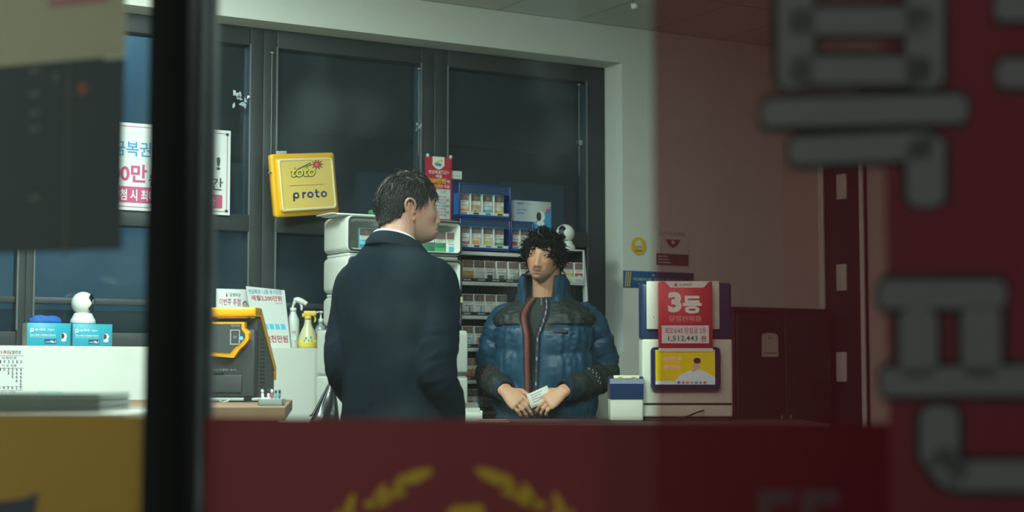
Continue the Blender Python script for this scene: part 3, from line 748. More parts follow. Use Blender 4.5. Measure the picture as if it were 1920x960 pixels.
# the upper word: slanted outlined letters with a burst
mb.text('toto', .058, .164, .160, .205, y, dgr, .075, .22); mb.text('toto', .061, .161, .164, .201, y - .0004, pale, .02, .22)
mb.flat([(.090, .196), (.150, .222), (.150, .217), (.094, .193)], y - .0002, dgr); mb.flat([(.112, .199), (.152, .214), (.150, .208)], y - .0002, dgr)
burst = [(.176 + (.030 if k_ % 2 == 0 else .014) * math.cos(2 * PI * k_ / 20), .212 + (.026 if k_ % 2 == 0 else .012) * math.sin(2 * PI * k_ / 20)) for k_ in range(20)]
mb.flat(burst, y - .0003, dgr); mb.flat([(.176 + (x - .176) * .78, .212 + (z - .212) * .78) for x, z in burst], y - .0006, M('burst_red', '#c8343f', .5)); mb.disc(.174, .211, .007, .006, y - .0009, M('burst_orange', '#d8702e', .5))
mb.rect(.054, .200, .1265, .1280, y, dgr)
def donut(x, z, r, m, y): 
    mb.disc(x, z, r, r, y, m, 28); mb.disc(x, z, r * .42, r * .42, y - .0003, pale, 20)
def stroke(x0, x1, z0, z1): mb.rect(x0, x1, z0, z1, y, dk)
donut(.078, .086, .0135, dk, y); stroke(.0645, .0715, .062, .087); stroke(.103, .110, .073, .099); mb.flat([(.103, .090), (.112, .099), (.119, .099), (.119, .092), (.110, .088)], y - .0001, dk)
donut(.137, .086, .0135, dk, y); stroke(.160, .167, .076, .108); stroke(.155, .175, .093, .0985); mb.flat([(.160, .080), (.164, .073), (.175, .073), (.175, .079), (.167, .081)], y - .0001, dk); donut(.194, .086, .0135, dk, y)
mb.v = [(x * sw / .262, y_, z * shh / .262) for x, y_, z in mb.v]
mb.build('lettering', o)
mb = MB(); mb.box((-.016, .006, .175), (.002, .012, .180), M('hook_steel', '#9aa3a1', .3, 1), .001); mb.build('hook', o); mb = MB(); mb.box((.035, .008, shh), (.085, .012, shh + .012), M('clear_tape', '#9fb0b0'), .001); mb.build('tape', o)
# red banner with suction cups
o, w_, h = board('lottery_banner', 'narrow red and white lottery banner hung from two suction cups on the window', 'banner', 797, 292, 847, 411, .06, .002, M('banner_red', '#b0243c', .5, var=.03))
mb = MB(); y = -.0006; u = lambda t: t * w_; v = lambda py_: (1 - (py_ - 294) / 117) * h
mb.flat([(u(.27), v(294)), (u(.72), v(294)), (u(.72), v(310)), (u(.60), v(316)), (u(.50), v(318)), (u(.40), v(316)), (u(.27), v(310))], y, white_ink)
mb.disc(u(.42), v(308), .009, .008, y - .0003, M('print_green', '#4a9a62', .5)); mb.disc(u(.54), v(309), .009, .007, y - .0005, blue_ink); mb.disc(u(.49), v(303), .006, .006, y - .0007, yel_ink); mb.disc(u(.60), v(301), .004, .004, y - .0007, M('burst_orange'))
mb.text('연금복권', u(.12), u(.58), v(326), v(319.5), y, white_ink, .02); mb.text('720+', u(.59), u(.90), v(325.5), v(319), y, white_ink, 0)
mb.text('매월', u(.40), u(.62), v(333), v(327.5), y, white_ink, .02); mb.text('700만원', u(.14), u(.78), v(343), v(333.5), y, yel_ink, .03); mb.text('씩', u(.80), u(.92), v(342.5), v(336), y, white_ink, .02)
mb.text('20년', u(.18), u(.55), v(352), v(344.5), y, yel_ink, .03); mb.text('간 지급', u(.56), u(.92), v(351.5), v(345.5), y, white_ink, .02)
mb.rect(u(.06), u(.94), v(409), v(354), y, paper); y -= .0004
mb.text('TIP!', u(.55), u(.80), v(362), v(356), y, M('print_green'), .0, .15)
for k_, (t_, c_) in enumerate((('당첨자 1등', ink), ('13만 원', red_ink), ('이 됩니다', ink), ('동시 당첨되면', ink), ('2,100만원', red_ink), ('10년간 매월', red_ink), ('100만원', red_ink))): mb.text(t_, u(.40), u(.90 if k_ % 2 else .78), v(370 + k_ * 5.6), v(366 + k_ * 5.6), y, c_, .01)
mb.build('lettering', o)
for x in (.08, .95):
    mb = MB(); mb.sphere((w_ * x, -.004, h + .002), (.008, .006, .009), M('suction_rubber', '#b9c4c0', .15, var=.2, spec=.8), 14, 8); mb.lathe([(.001, 0), (.003, 0), (.003, .004), (.001, .004)], M('suction_rubber'), 8, (w_ * x, -.008, h + .0)); mb.build('suction_cup', o)
o, w_, h = board('paper_label', 'small white paper label on the window right of the red banner', 'label', 847, 320, 866, 335, .052, .001, paper)
mb = MB(); mb.text('판매인', .006, w_ - .010, h * .30, h * .42, -.0004, ink); mb.build('lettering', o)
# ================================================================== cigarette packs
PH, PW, PD = .088, .0505, .021
def pack_mesh(photo, body, kind, accent):
    """warning picture over the top half, white text band, brand field with its mark"""
    mb = MB(); pm = M('warn_' + photo, photo, .4, var=.45, scale=90); bm_ = M('pack_' + body, body, .35, var=.03); am = M('ink_' + accent, accent, .4, var=.03)
    mb.box((-PW / 2, 0, 0), (PW / 2, PD, PH), bm_, .0015, 1); y = -.0004; x0, x1 = -PW / 2 + .002, PW / 2 - .002
    mb.rect(x0, x1, .058, PH - .002, y, pm); mb.disc(.004, .072, .011, .009, y - .0003, M('warn_tone', '#75605a', .5, var=.4, scale=120), 9); mb.rect(x0, x1, .044, .057, y, white_ink)
    for k_ in range(2): mb.rect(x0 + .004, x1 - .004 - .006 * k_, .0530 - k_ * .005, .0545 - k_ * .005, y - .0003, ink)
    if kind == 'square': mb.rect(-.013, .013, .008, .030, y, am)
    elif kind == 'ring': mb.disc(0, .022, .016, .016, y, am); mb.disc(0, .022, .012, .012, y - .0003, bm_); mb.disc(0, .022, .006, .006, y - .0006, am)
    elif kind == 'band': mb.rect(x0, x1, .006, .024, y, am)
    elif kind == 'chevron': mb.flat([(x0, .018), (0, .040), (x1, .018), (x1, .032), (0, .042), (x0, .032)], y, am); mb.rect(x0, x1, .034, .042, y - .0002, am)
    elif kind == 'diamond': mb.flat([(0, .004), (.015, .022), (0, .040), (-.015, .022)], y, am); mb.flat([(0, .012), (.008, .022), (0, .032), (-.008, .022)], y - .0003, bm_)
    elif kind == 'leaf': mb.flat([(-.004, .006), (.008, .016), (.012, .034), (.002, .026)], y, am); mb.flat([(-.008, .006), (-.012, .024), (-.004, .020)], y, am)
    elif kind == 'bar': mb.rect(.004, .012, .004, .036, y, am); mb.rect(-.010, -.006, .004, .020, y, am)
    elif kind == 'crest': mb.text('THIS', -.020, .020, .026, .036, y, am, .01); mb.disc(0, .014, .007, .008, y, am, 7)
    mb.rect(-.016, .016, .038, .041, y - .0001, am)
    return mb
WORD = {'square': 'square mark', 'ring': 'ring mark', 'band': 'lower band', 'chevron': 'roof-shaped mark', 'diamond': 'diamond mark', 'leaf': 'leaf mark', 'bar': 'upright bars', 'crest': 'crest'}
CW = {'#c8ccc6': 'white', '#b9b9b0': 'pale grey', '#b58a5c': 'tan', '#c7b98a': 'cream', '#8fa6ac': 'blue-grey', '#2f7d5a': 'green', '#6fb7c4': 'light blue', '#a9adab': 'silver',
      '#cf8a3a': 'orange', '#c9b03a': 'yellow', '#3f7f9c': 'blue', '#4f9a62': 'green', '#b04a4a': 'red', '#5a4f7a': 'purple', '#2f3a45': 'navy', '#4fa0b4': 'sky-blue', '#c2604a': 'orange-red', '#8a6a4a': 'brown', '#a04552': 'crimson', '#5d6a66': 'grey'}
ORD = ['first', 'second', 'third', 'fourth', 'fifth', 'sixth', 'seventh']
def packs(row, where, group, spec, fn, side='from the left'):
    for i, (photo, body, kind, accent, t) in enumerate(spec):
        o = pack_mesh(photo, body, kind, accent).build('cigarette_pack', None, *fn(t))
        tag(o, '%s cigarette pack with %s %s, %s %s' % (CW[body], CW[accent], WORD[kind], ORD[i], where), 'cigarette pack', group)
W1, G1, T1, C1, S1 = '#c8ccc6', '#b9b9b0', '#b58a5c', '#c7b98a', '#a9adab'
pa, pb, pc_, pd = '#75615e', '#64564f', '#565452', '#7a6064'
# ---- black rack behind the counter
RO = .30; rk0 = wall_sz(868, 500, RO)[0] - .02; rk1 = wall_sz(1046, 500, RO)[0] - .004
shelf_z = [wall_sz(925, py_, RO)[1] for py_ in (473, 529, 592, 652, 712, 770)]
rackm = M('rack_black', '#1e2122', .5, var=.12); rail = M('rack_rail_white', '#b4b9b2', .5); tagm = M('price_rail_dark', '#24292b', .35)
rack = thing('cigarette_rack', 'tall black cigarette rack with white-edged shelves behind the counter', 'rack', W(rk0, RO, 0), WROT)
L = rk1 - rk0; mb = MB(); mb.box((0, .105, 0), (L, .120, shelf_z[0] - .004), rackm); mb.build('back_panel', rack)
for x in (0, L - .014): mb = MB(); mb.box((x, 0, 0), (x + .014, .104, shelf_z[0] - .004), rackm, .002); mb.build('side_panel', rack)
for i, z in enumerate(shelf_z + [.72, .48, .24]):
    mb = MB(); mb.box((.015, 0, z - .014), (L - .015, .104, z - .003), rackm); mb.box((.0, -.006, z - .016), (L, -.001, z - .001), rail, .001); so = mb.build('shelf', rack)
    if 0 < i < 6:
        mb = MB(); mb.box((.016, -.0005, z), (L - .016, .004, z + .014), tagm)
        for k_ in range(int((L - .06) / .068) + 1): mb.rect(.022 + k_ * .068, .022 + k_ * .068 + .034, z + .004, z + .010, -.0012, M('price_digits', '#8f9894', .6))
        mb.build('price_rail', so)
def rackpos(row, py0=500):
    z = shelf_z[row]
    def fn(px_):
        s = wall_sz(px_, 560, RO - .012)[0]; return (W(s, RO - .010, z + .0005), WROT)
    return fn
def shelfrow(row, name, spec): packs(row, 'from left on %s rack shelf' % name, 'packs on the black rack', spec, rackpos(row))
shelfrow(1, 'top', [(pb, T1, 'band', '#c7b98a' if 0 else '#8a6a4a', 877), (pc_, G1, 'band', '#a9adab', 898), (pa, W1, 'square', '#2f3a45', 918), (pd, W1, 'square', '#5d6a66', 940), (pa, W1, 'leaf', '#4f9a62', 962), (pb, W1, 'leaf', '#5d6a66', 984)])
shelfrow(2, 'second', [(pc_, G1, 'bar', '#5d6a66', 877), (pb, W1, 'bar', '#4fa0b4', 898), (pa, W1, 'bar', '#a9adab', 919), (pc_, W1, 'band', '#4fa0b4', 940)])
shelfrow(3, 'third', [(pb, W1, 'ring', '#4fa0b4', 877), (pc_, W1, 'ring', '#c2604a', 899)])
shelfrow(4, 'fourth', [(pd, T1, 'band', '#c2604a', 876), (pa, T1, 'band', '#8a6a4a', 896)])
shelfrow(5, 'lowest', [(pc_, C1, 'leaf', '#5d6a66', 879), (pb, W1, 'diamond', '#3f7f9c', 897), (pa, W1, 'crest', '#5d6a66', 918)])
# ---- blue acrylic display cases on top of the rack
acr = glass_mat('blue_acrylic', (.16, .40, .74), .05, .10, (.02, .10, .32), .05); acr_edge = M('blue_acrylic_edge', '#0e2f68', .2, var=.1, spec=.7); acr_l = glass_mat('pale_acrylic', (.55, .72, .85), .06, .10, (.1, .3, .55), .05)
tray_w = M('tray_white', '#c3c9c4', .4)
def blue_case(label, x0, y0, x1, y1, off, depth, xs_, spec, where):
    s0 = wall_sz(x0, y1, off)[0]; s1 = wall_sz(x1, y1, off)[0]; zb = wall_sz((x0 + x1) / 2, y1, off)[1]; zt = wall_sz((x0 + x1) / 2, y0, off)[1]
    zb = max(zb, shelf_z[0]) if off == RO else zb
    o = thing('display_case', label, 'display case', W(s0, off, zb), WROT, 'blue display cases on the rack'); w_, h = s1 - s0, zt - zb; t = .004
    mb = MB(); mb.box((0, depth - t, 0), (w_, depth, h), acr); mb.box((0, 0, 0), (t, depth, h), acr); mb.box((w_ - t, 0, 0), (w_, depth, h), acr); mb.box((0, 0, h - t), (w_, depth, h), acr); mb.box((0, 0, 0), (w_, depth, t), acr); mb.build('shell', o)
    mb = MB()
    for a in (((0, -.004, 0), (.007, .002, h)), ((w_ - .007, -.004, 0), (w_, .002, h)), ((0, -.004, h - .007), (w_, .002, h)), ((0, -.004, 0), (w_, .002, .012))): mb.box(*a, acr_edge, .001)
    mb.build('front_frame', o)
    mb = MB(); mb.box((.007, -.001, h * .70), (w_ - .007, .001, h - .007), acr_l); mb.build('header_panel', o)
    mb = MB(); mb.box((.008, .004, .0125), (w_ - .008, .010, .024), tray_w)
    for k_ in range(len(xs_)): mb.rect(.014 + k_ * (w_ - .02) / len(xs_), .040 + k_ * (w_ - .02) / len(xs_), .014, .0215, .0036, ink if k_ % 2 else blue_ink)
    for px_ in xs_: q = wall_sz(px_ - 10, y1, off)[0] - s0; mb.box((q - .0015, .004, .012), (q + .0005, .05, .10), tray_w)
    mb.build('pack_tray', o)
    def fn(px_): return (W(wall_sz(px_, y1, off)[0], off - .013, zb + .0125), WROT)
    packs(0, where, 'packs in the blue cases', [sp + (x,) for sp, x in zip(spec, xs_)], fn)
    return zt
zt = blue_case('larger lower blue acrylic case holding cigarette packs on the black rack', 862, 410, 957, 470, RO, .06, [873, 895, 917, 938], [(pa, W1, 'band', '#b04a4a'), (pa, W1, 'square', '#cf8a3a'), (pb, W1, 'square', '#c9b03a'), (pd, W1, 'band', '#4f9a62')], 'from left in lower blue case')
blue_case('small blue acrylic case at the right end beside the white camera box', 958, 415, 1001, 472, RO, .06, [968, 987], [(pd, W1, 'square', '#b04a4a'), (pa, W1, 'band', '#5d6a66')], 'from left in small blue case')
blue_case('blue acrylic case stacked on top with four cigarette packs', 860, 345, 958, 409, RO - .002, .06, [872, 894, 916, 938], [(pd, W1, 'band', '#cf8a3a'), (pb, C1, 'crest', '#8a6a4a'), (pc_, W1, 'band', '#4fa0b4'), (pc_, W1, 'band', '#c9b03a')], 'from left in topmost blue case')
# ---- white camera box on the rack
def cam_on_box(mb, x, z, y, s, wm, dm):
    mb.disc(x, z, s, s, y, wm, 24); mb.disc(x - s * .35, z, s * .55, s * .85, y - .0004, dm, 20); mb.disc(x, z - s * 1.25, s * .85, s * .5, y - .0002, wm, 20)
boxw = M('box_white', '#b9c2c2', .5, var=.03); cyan = M('box_cyan', '#2f8fb8', .45, var=.03)
s0 = wall_sz(972, 440, .22)[0]; s1 = wall_sz(1041, 440, .22)[0]; zt_ = wall_sz(1000, 378, .22)[1]; zb_ = shelf_z[0] 
o = thing('camera_box', 'white and blue home camera box standing on the black rack', 'box', W(wall_sz(965, 440, .236)[0], .236, zb_), WROT); w_, h = .182, zt_ - zb_
mb = MB(); mb.box((0, 0, 0), (w_, .075, h), boxw, .001, 1); mb.build('carton', o)
mb = MB(); y = -.0006
mb.flat([(w_, h * .25), (w_, h * .93), (w_ * .66, h * .66)], y, cyan); mb.flat([(w_ * .46, h * .50), (w_ * .66, h * .70), (w_, h * .40), (w_, h * .20), (w_ * .6, h * .2)], y, cyan)
mb.text('tapo', .010, .045, h - .020, h - .008, y, ink); mb.text('Home Security', .052, .095, h - .017, h - .011, y, M('print_grey', '#7d8483'), 0)
mb.text('See what', .010, .062, h - .044, h - .034, y, blue_ink); mb.text('matters', .010, .050, h - .058, h - .049, y, blue_ink)
for k_ in range(2): mb.rect(.012, .018, h * .42 - k_ * .018, h * .42 - k_ * .018 + .007, y, blue_ink)
mb.rect(w_ * .86, w_ - .006, h * .80, h * .87, y - .0003, pink)
cam_on_box(mb, w_ * .70, h * .72, y - .0006, .023, M('print_cam_white', '#d5dad7', .5), ink); mb.build('lettering', o)
# ---- little home cameras
def home_camera(label, loc, s, yaw):
    o = thing('home_camera', label, 'camera', loc, yaw); wm = M('camera_white', '#d3d7cf', .3, var=.02); dm = M('camera_black', '#17191b', .15)
    mb = MB(); mb.lathe([(.001, 0), (.036 * s, 0), (.039 * s, .004 * s), (.038 * s, .012 * s), (.030 * s, .026 * s), (.027 * s, .034 * s), (.001, .036 * s)], wm, 32); mb.build('base', o)
    mb = MB(); c = Vector((0, 0, .064 * s)); R = .036 * s
    # ball with a flat dark eye panel on its front (-y) side
    mb.sphere(c, (R, R, R), wm, 32, 20); mb.build('head', o)
    mb = MB(); rings = []
    for a in (.02, .2, .4, .55, .66):
        rings.append([(c.x + R * 1.012 * math.sin(a) * math.cos(q) * .82, c.y - R * 1.012 * math.cos(a), c.z + R * 1.012 * math.sin(a) * math.sin(q) * 1.28) for q in [2 * PI * k_ / 28 for k_ in range(28)]])
    mb.loft(rings, dm); f_ = mb.build('face_panel', o)
    mb = MB(); mb.lathe([(.001, 0), (.009 * s, 0), (.010 * s, .003 * s), (.006 * s, .0045 * s), (.001, .0035 * s)], M('lens_glass', '#3a4550', .08, spec=.9), 20)
    l_ = mb.build('lens', f_); l_.location = (c.x, c.y - R * 1.0, c.z + .004 * s); l_.rotation_euler = (PI / 2, 0, 0)
    return o
# ---- white rack end with two packs and hanging sheets
WO = .30; s0 = wall_sz(1046, 500, WO)[0]; s1 = wall_sz(1096, 500, WO)[0]; zb_ = wall_sz(1080, 531, WO)[1]; zt_ = wall_sz(1080, 468, WO)[1]
wr_ = thing('pack_shelf', 'white open shelf at the rack end holding a red pack, beside the cashier', 'shelf', W(s0, WO, zb_), WROT); w_, h = s1 - s0, zt_ - zb_
rackw = M('rack_white', '#c2c8c3', .45)
mb = MB(); mb.box((0, 0, -.008), (w_, .10, 0), rackw, .001); mb.box((0, 0, h - .006), (w_, .10, h), rackw, .001); mb.box((w_ - .006, 0, 0), (w_, .006, h), rackw, .001); mb.box((w_ - .005, .006, 0), (w_ - .001, .098, h - .006), rackm); mb.box((0, .096, 0), (w_, .10, h - .006), rackm); mb.box((0, 0, 0), (.004, .098, h - .006), rackm); mb.build('shelf_body', wr_)
mb = MB(); mb.box((.004, -.002, 0), (w_ - .006, .002, .028), rackw, .001); mb.text('8700', w_ - .045, w_ - .022, .008, .016, -.0025, M('print_grey')); mb.rect(w_ * .42, w_ * .44, 0, .026, -.0026, M('print_grey')); mb.build('price_rail', wr_)
mb = MB()
for k_, dx in enumerate((0, .010)): mb.flat([(w_ + .001 + dx * .2, h - .01), (w_ + .004 + dx * .4, h - .01), (w_ + .010 + dx * 1.5, -.075 - dx), (w_ - .004 + dx * 1.2, -.080 - dx)], -.004 + .02 * k_, paper)
mb2 = MB()
for k_ in range(2): mb2.prism([(w_ + .001 + .004 * k_, h - .008), (w_ + .003 + .004 * k_, h - .008), (w_ + .020 + .014 * k_, -.074), (w_ + .004 + .012 * k_, -.080)], .004 + .03 * k_, .0055 + .03 * k_, paper)
mb2.build('hanging_sheet', wr_)
packs(0, 'from left on white shelf', 'packs on the white shelf', [(pa, W1, 'chevron', '#c9b03a', .055), (pd, W1, 'chevron', '#a04552', .112)], lambda t: (W(s0 + t, WO - .006, zb_ + .001), WROT))
wr_top = zt_
home_camera('white round home camera on the white shelf behind the cashier', W(wall_sz(1062, 465, .26)[0], .25, wr_top), 1.12, math.radians(-24))
# post that carries the white shelf
mb = MB(); mb.box((.02, .02, 0), (w_ - .03, .09, zb_ - .0085), rackm, .002)
so = mb.build('shelf_stand', None, W(s0, WO, 0), WROT); tag(so, 'black stand carrying the white shelf behind the cashier', 'stand')
# ---- stack of white moulded storage boxes
sbw = M('storage_white', '#c2c6bd', .35, var=.03); gasket = M('storage_gasket', '#2f3435', .5)
SO = .50; sA = wall_sz(651, 450, SO)[0]; sB = wall_sz(868, 450, SO)[0]; SWD = sB - sA
zs = [wall_sz(760, py_, SO)[1] for py_ in (408, 482, 556, 618, 704, 792)]
inner_dark = M('storage_inside', '#8d928c', .6)
ang_s = WROT
def storage(z0, z1, label, x0, x1, yf, yb, group):
    o = thing('storage_box', label, 'storage box', W(sA, SO, z0), WROT, group); h = z1 - z0 - .001; w_ = x1 - x0; cx = (x0 + x1) / 2; cz = h / 2 + .006; hh = h - .014
    mb = MB(); R = lambda w, hh_, r, y: [(x, y, z) for x, z in rrect(w, hh_, r, 6, cx, cz)]
    mb.loft([R(w_ - .03, hh - .03, .012, yb - .012), R(w_ - .03, hh - .028, .014, yf + .004), R(w_ - .018, hh - .014, .018, yf), R(w_ - .006, hh - .004, .020, yf + .002), R(w_, hh, .022, yf + .012), R(w_, hh, .022, yb - .02), R(w_ - .02, hh - .02, .02, yb)], sbw); mb.build('shell', o)
    mb = MB(); mb.loft([R(w_ - .026, hh - .022, .016, yf - .0006), R(w_ - .020, hh - .016, .018, yf - .0022), R(w_ - .012, hh - .008, .020, yf - .0022), R(w_ - .008, hh - .005, .021, yf + .001)], gasket, False); mb.build('front_gasket', o)
    mb = MB(); mb.box((x0 + .012, yf + .02, 0), (x1 - .012, yb - .02, .010), sbw, .002); mb.box((x0 + .012, yf + .02, h - .009), (x1 - .012, yb - .02, h), sbw, .002); mb.build('stacking_foot', o)
    return o
names = ['topmost white storage box with packs inside, under loose papers', 'second white storage box from the top of the stack', 'third white storage box from the top, beside the standing man']
for i in range(3): storage(zs[i + 1], zs[i], names[i], 0, SWD, 0, .235, 'stacked white storage boxes')
def drawer_box(z0, z1, label):
    o = thing('drawer_unit', label, 'drawer unit', W(sA, SO, z0), WROT, 'wide white drawer units'); h = z1 - z0 - .001; x0, x1, yf, yb = -.022, SWD + .01, -.05, .235
    mb = MB(); mb.box((x0, yf + .02, 0), (x1, yb, h), sbw, .012, 4); mb.build('body', o)
    fr = MB(); fr.box((x0 + .012, yf, .010), (x1 - .012, yf + .019, h - .010), sbw, .008, 3); d_ = fr.build('drawer_front', o)
    k_ = MB(); k_.box(((x0 + x1) / 2 - .06, yf - .014, h * .62), ((x0 + x1) / 2 + .06, yf - .0005, h * .72), sbw, .005, 3); k_.build('handle', d_)
    return o
zz = zs[3:]; hD = zs[3] - zs[4]
drawer_box(zs[4], zs[3], 'upper wide white drawer unit in the stack behind the standing man'); drawer_box(zs[5], zs[4], 'second wide white drawer unit down, behind the black bag')
z_ = zs[5]; n_ = round(z_ / hD)
for k_ in range(n_): drawer_box(z_ * (n_ - 1 - k_) / n_, z_ * (n_ - k_) / n_, 'wide white drawer unit near the floor under the black bag, %s from the bottom' % ORD[n_ - 1 - k_])
def in_box(row):
    return lambda px_: (W(wall_sz(px_, 450, SO - .05)[0], SO - .045, zs[row + 1] + .0225), WROT)
packs(0, 'from left in topmost white box', 'packs in the white storage boxes', [(pb, '#6fb7c4', 'band', '#3f7f9c', 684), (pb, '#6fb7c4', 'band', '#2f3a45', 703), (pa, '#2f7d5a', 'chevron', '#5d6a66', 803), (pa, '#2f7d5a', 'band', '#4f9a62', 824), (pa, W1, 'square', '#4fa0b4', 846)], in_box(0))
packs(0, 'from left in second white box', 'packs in the white storage boxes', [(pa, W1, 'band', '#3f7f9c', 826), (pd, G1, 'bar', '#4fa0b4', 848)], in_box(1))
mb = MB(); 
for k_, (x0_, x1_, t_) in enumerate(((-.03, .27, 0), (-.055, .22, .02))): mb.box((x0_, .01 + t_, .004 * k_), (x1_, .17, .004 * k_ + .0035), paper, .0005, 1)
o = mb.build('paper_stack', None, W(sA, SO, zs[0]), WROT); tag(o, 'loose white papers lying on the white storage stack', 'paper')
o = pack_mesh(pb, '#2f7d5a', 'band', '#4f9a62').build('cigarette_pack', None, W(sA + .155, SO - .002, zs[0] + .0085 + PD), WROT); o.rotation_euler = (0, 0, WROT); 
o.rotation_euler = (-PI / 2, 0, WROT); o.rotation_euler = (PI / 2 * -1, 0, WROT); tag(o, 'green cigarette pack lying flat on the papers on the white stack', 'cigarette pack')
mb = MB(); mb.rect(0, .045, 0, .022, -.001, M('tag_cream', '#c4bd96', .6)); mb.box((0, 0, 0), (.045, .001, .022), M('tag_cream')); mb.text('ESSE', .006, .038, .006, .016, -.0015, ink)
o = mb.build('price_tag', None, W(sB - .050, SO + .006, zs[2] - .018), WROT); tag(o, 'small cream price tag on the white storage stack right of the standing man', 'tag')
# black plastic bag hanging on the drawer unit
bagm = M('bag_black', '#24282a', .28, var=.3, scale=30, bump=.5, spec=.6); mb = MB(); hb = .32
rings = []
for i in range(17):
    t = i / 16; z = -hb * t; wdt = .008 + .085 * sstep(.0, .85, t) * (1 + .10 * math.sin(t * 9)); cx_ = -.050 * sstep(0, .8, t)
    rings.append([(cx_ + wdt * math.cos(a) * (1 + .28 * noise.noise(Vector((math.cos(a) * 1.6, math.sin(a) * 1.6, t * 2.5)))), -.002 - .030 * min(1, t * 2.2) + min(.028, .5 * wdt) * math.sin(a) * (1 + .5 * noise.noise(Vector((math.cos(a) * 3, math.sin(a) * 3 + 4, t * 3)))), z) for a in [2 * PI * k_ / 40 for k_ in range(40)]])
mb.loft(rings, bagm); bp = plane_hit(621, 703, W0, WN, SO + .10); bg = thing('plastic_bag', 'black plastic bag hanging from the white drawer units', 'bag', bp, WROT); mb.build('bag_body', bg)
mb = MB(); mb.tube(smooth_path([(0, -.004, -.01), (-.004, -.002, .006), (0, .006, .012), (.004, .010, .004)], 4), .004, bagm, 8); mb.build('knot', bg)
mb = MB(); mb.tube(smooth_path([(.002, -.006, -.005), (-.04, -.020, -.07), (-.080, -.028, -.135), (-.095, -.030, -.150)], 5), [.003 + .004 * (i / 15) for i in range(16)], bagm, 8, .35); mb.build('handle', bg)
# ================================================================== window ledge, left
LO = .075
def carton_tp(x0, x1, y0, y1, label, flip):
    s0 = wall_sz(x0, y1, LO + .03)[0]; s1 = wall_sz(x1, y1, LO + .03)[0]; h = wall_sz(x0, y0, LO + .03)[1] - SILL
    o = thing('camera_carton', label, 'box', W(s0, LO + .03, SILL), WROT, 'turquoise camera cartons'); w_ = s1 - s0; mb = MB(); sd = M('carton_side', '#a9a698', .6)
    mb.box((0, 0, 0), (w_, .085, h), M('carton_turquoise', '#2795ab', .45, var=.03), .001, 1); mb.add([(-.0006, .001, .001), (-.0006, .084, .001), (-.0006, .084, h - .001), (-.0006, .001, h - .001)], [(0, 1, 2, 3)], sd); mb.build('carton', o)
    mb = MB(); y = -.0006; mb.disc(w_ * .20 - .014, h * .70, .007, .007, y, white_ink, 16); mb.disc(w_ * .20 - .014, h * .70, .003, .003, y - .0003, M('carton_turquoise')); mb.rect(w_ * .20 - .021, w_ * .20 - .018, h * .58, h * .72, y, white_ink)
    mb.text('tp-link', w_ * .20 - .004, w_ * .43, h * .64, h * .78, y, white_ink, .01); mb.text('tapo', w_ * .47, w_ * .62, h * .64, h * .76, y, white_ink)
    mb.text('See what matters more.', w_ * .07, w_ * .66, h * .44, h * .54, y, white_ink, .01); mb.text('Pan Tilt Home Security Wi-Fi Camera', w_ * .07, w_ * .66, h * .36, h * .41, y, white_ink)
    mb.rect(w_ * .40, w_ * .68, h * .10, h * .30, y, M('carton_navy', '#1d3b66', .5)); mb.text('No.1', w_ * .54, w_ * .66, h * .14, h * .26, y - .0003, white_ink, .03); mb.text('world', w_ * .42, w_ * .52, h * .15, h * .23, y - .0003, white_ink)
    cam_on_box(mb, w_ * .84, h * .44, y - .0006, .0115, M('print_cam_white'), ink); mb.build('lettering', o); return o, s0, w_, h
o1, a1, wd1, h1 = carton_tp(50, 132, 605, 650, 'turquoise camera carton on the ledge under the blue cloth', 0)
o2, a2, wd2, h2 = carton_tp(136, 210, 607, 651, 'turquoise camera carton on the ledge under a white camera', 1)
home_camera('white round home camera on top of the turquoise carton', W(a2 + wd2 * .33, LO - .015, SILL + h2), 1.22, math.radians(72))
mb = MB(); g_ = 26; vs = []
clothm = M('blue_cloth', '#1c5aa8', .8, var=.2, scale=60)
rings = []
for i in range(9):
    t = i / 8; z = .026 * (1 - (1 - t) ** 2); k_ = 1 - .55 * t ** 2
    rings.append([((.058 * k_) * math.cos(a) * (1 + .18 * noise.noise(Vector((math.cos(a) * 2, math.sin(a) * 2, t)))), .030 * k_ * math.sin(a) * (1 + .2 * noise.noise(Vector((math.cos(a) * 2, math.sin(a) * 2 + 7, t)))), z + (.008 * noise.noise(Vector((math.cos(a) * 3, math.sin(a) * 3, t * 3))) if t > .1 else 0)) for a in [2 * PI * q / 36 for q in range(36)]])
mb.loft(rings, clothm); o = mb.build('cloth', None, W(a1 + wd1 * .48, LO - .012, SILL + h1 + .0005), WROT); tag(o, 'crumpled bright blue cloth on the left turquoise carton', 'cloth')
# notice sheet on the low wall
s0 = wall_sz(-60, 700, OFF)[0]; s1 = wall_sz(45, 700, OFF)[0]; zt_ = wall_sz(30, 647, OFF)[1]; zb_ = wall_sz(30, 742, OFF)[1]
o = thing('notice_sheet', 'white sheet printed with rows of winning numbers on the low wall', 'notice', W(s0, OFF + .0035, zb_), WROT); w_, h = s1 - s0, zt_ - zb_ - .004
mb = MB(); mb.box((0, 0, 0), (w_, .0015, h), paper); mb.build('sheet', o)
mb = MB(); y = -.0005; v = lambda py_: (1 - (py_ - 648) / 92) * h; u = lambda px_: (px_ + 60) / 105 * w_
mb.text('130회', u(-16), u(14), v(663), v(656), y, red_ink, .01); mb.text('당첨번호', u(15), u(38), v(663), v(656), y, ink, .01); mb.rect(u(-50), u(43), v(666), v(665.4), y, ink); mb.text('당첨번호', u(2), u(30), v(672), v(667.5), y, ink)
for k_, rowt in enumerate(('193580', '103566', '3566', '566', '66', '6', '643625')):
    py_ = (678, 692, 699, 706, 713, 719, 726)[k_] - 1
    for q, ch in enumerate(rowt): mb.text(ch, u(37 - 8 * (len(rowt) - 1 - q)), u(40.6 - 8 * (len(rowt) - 1 - q)), v(py_ + 3), v(py_ - 3), y, ink, .01)
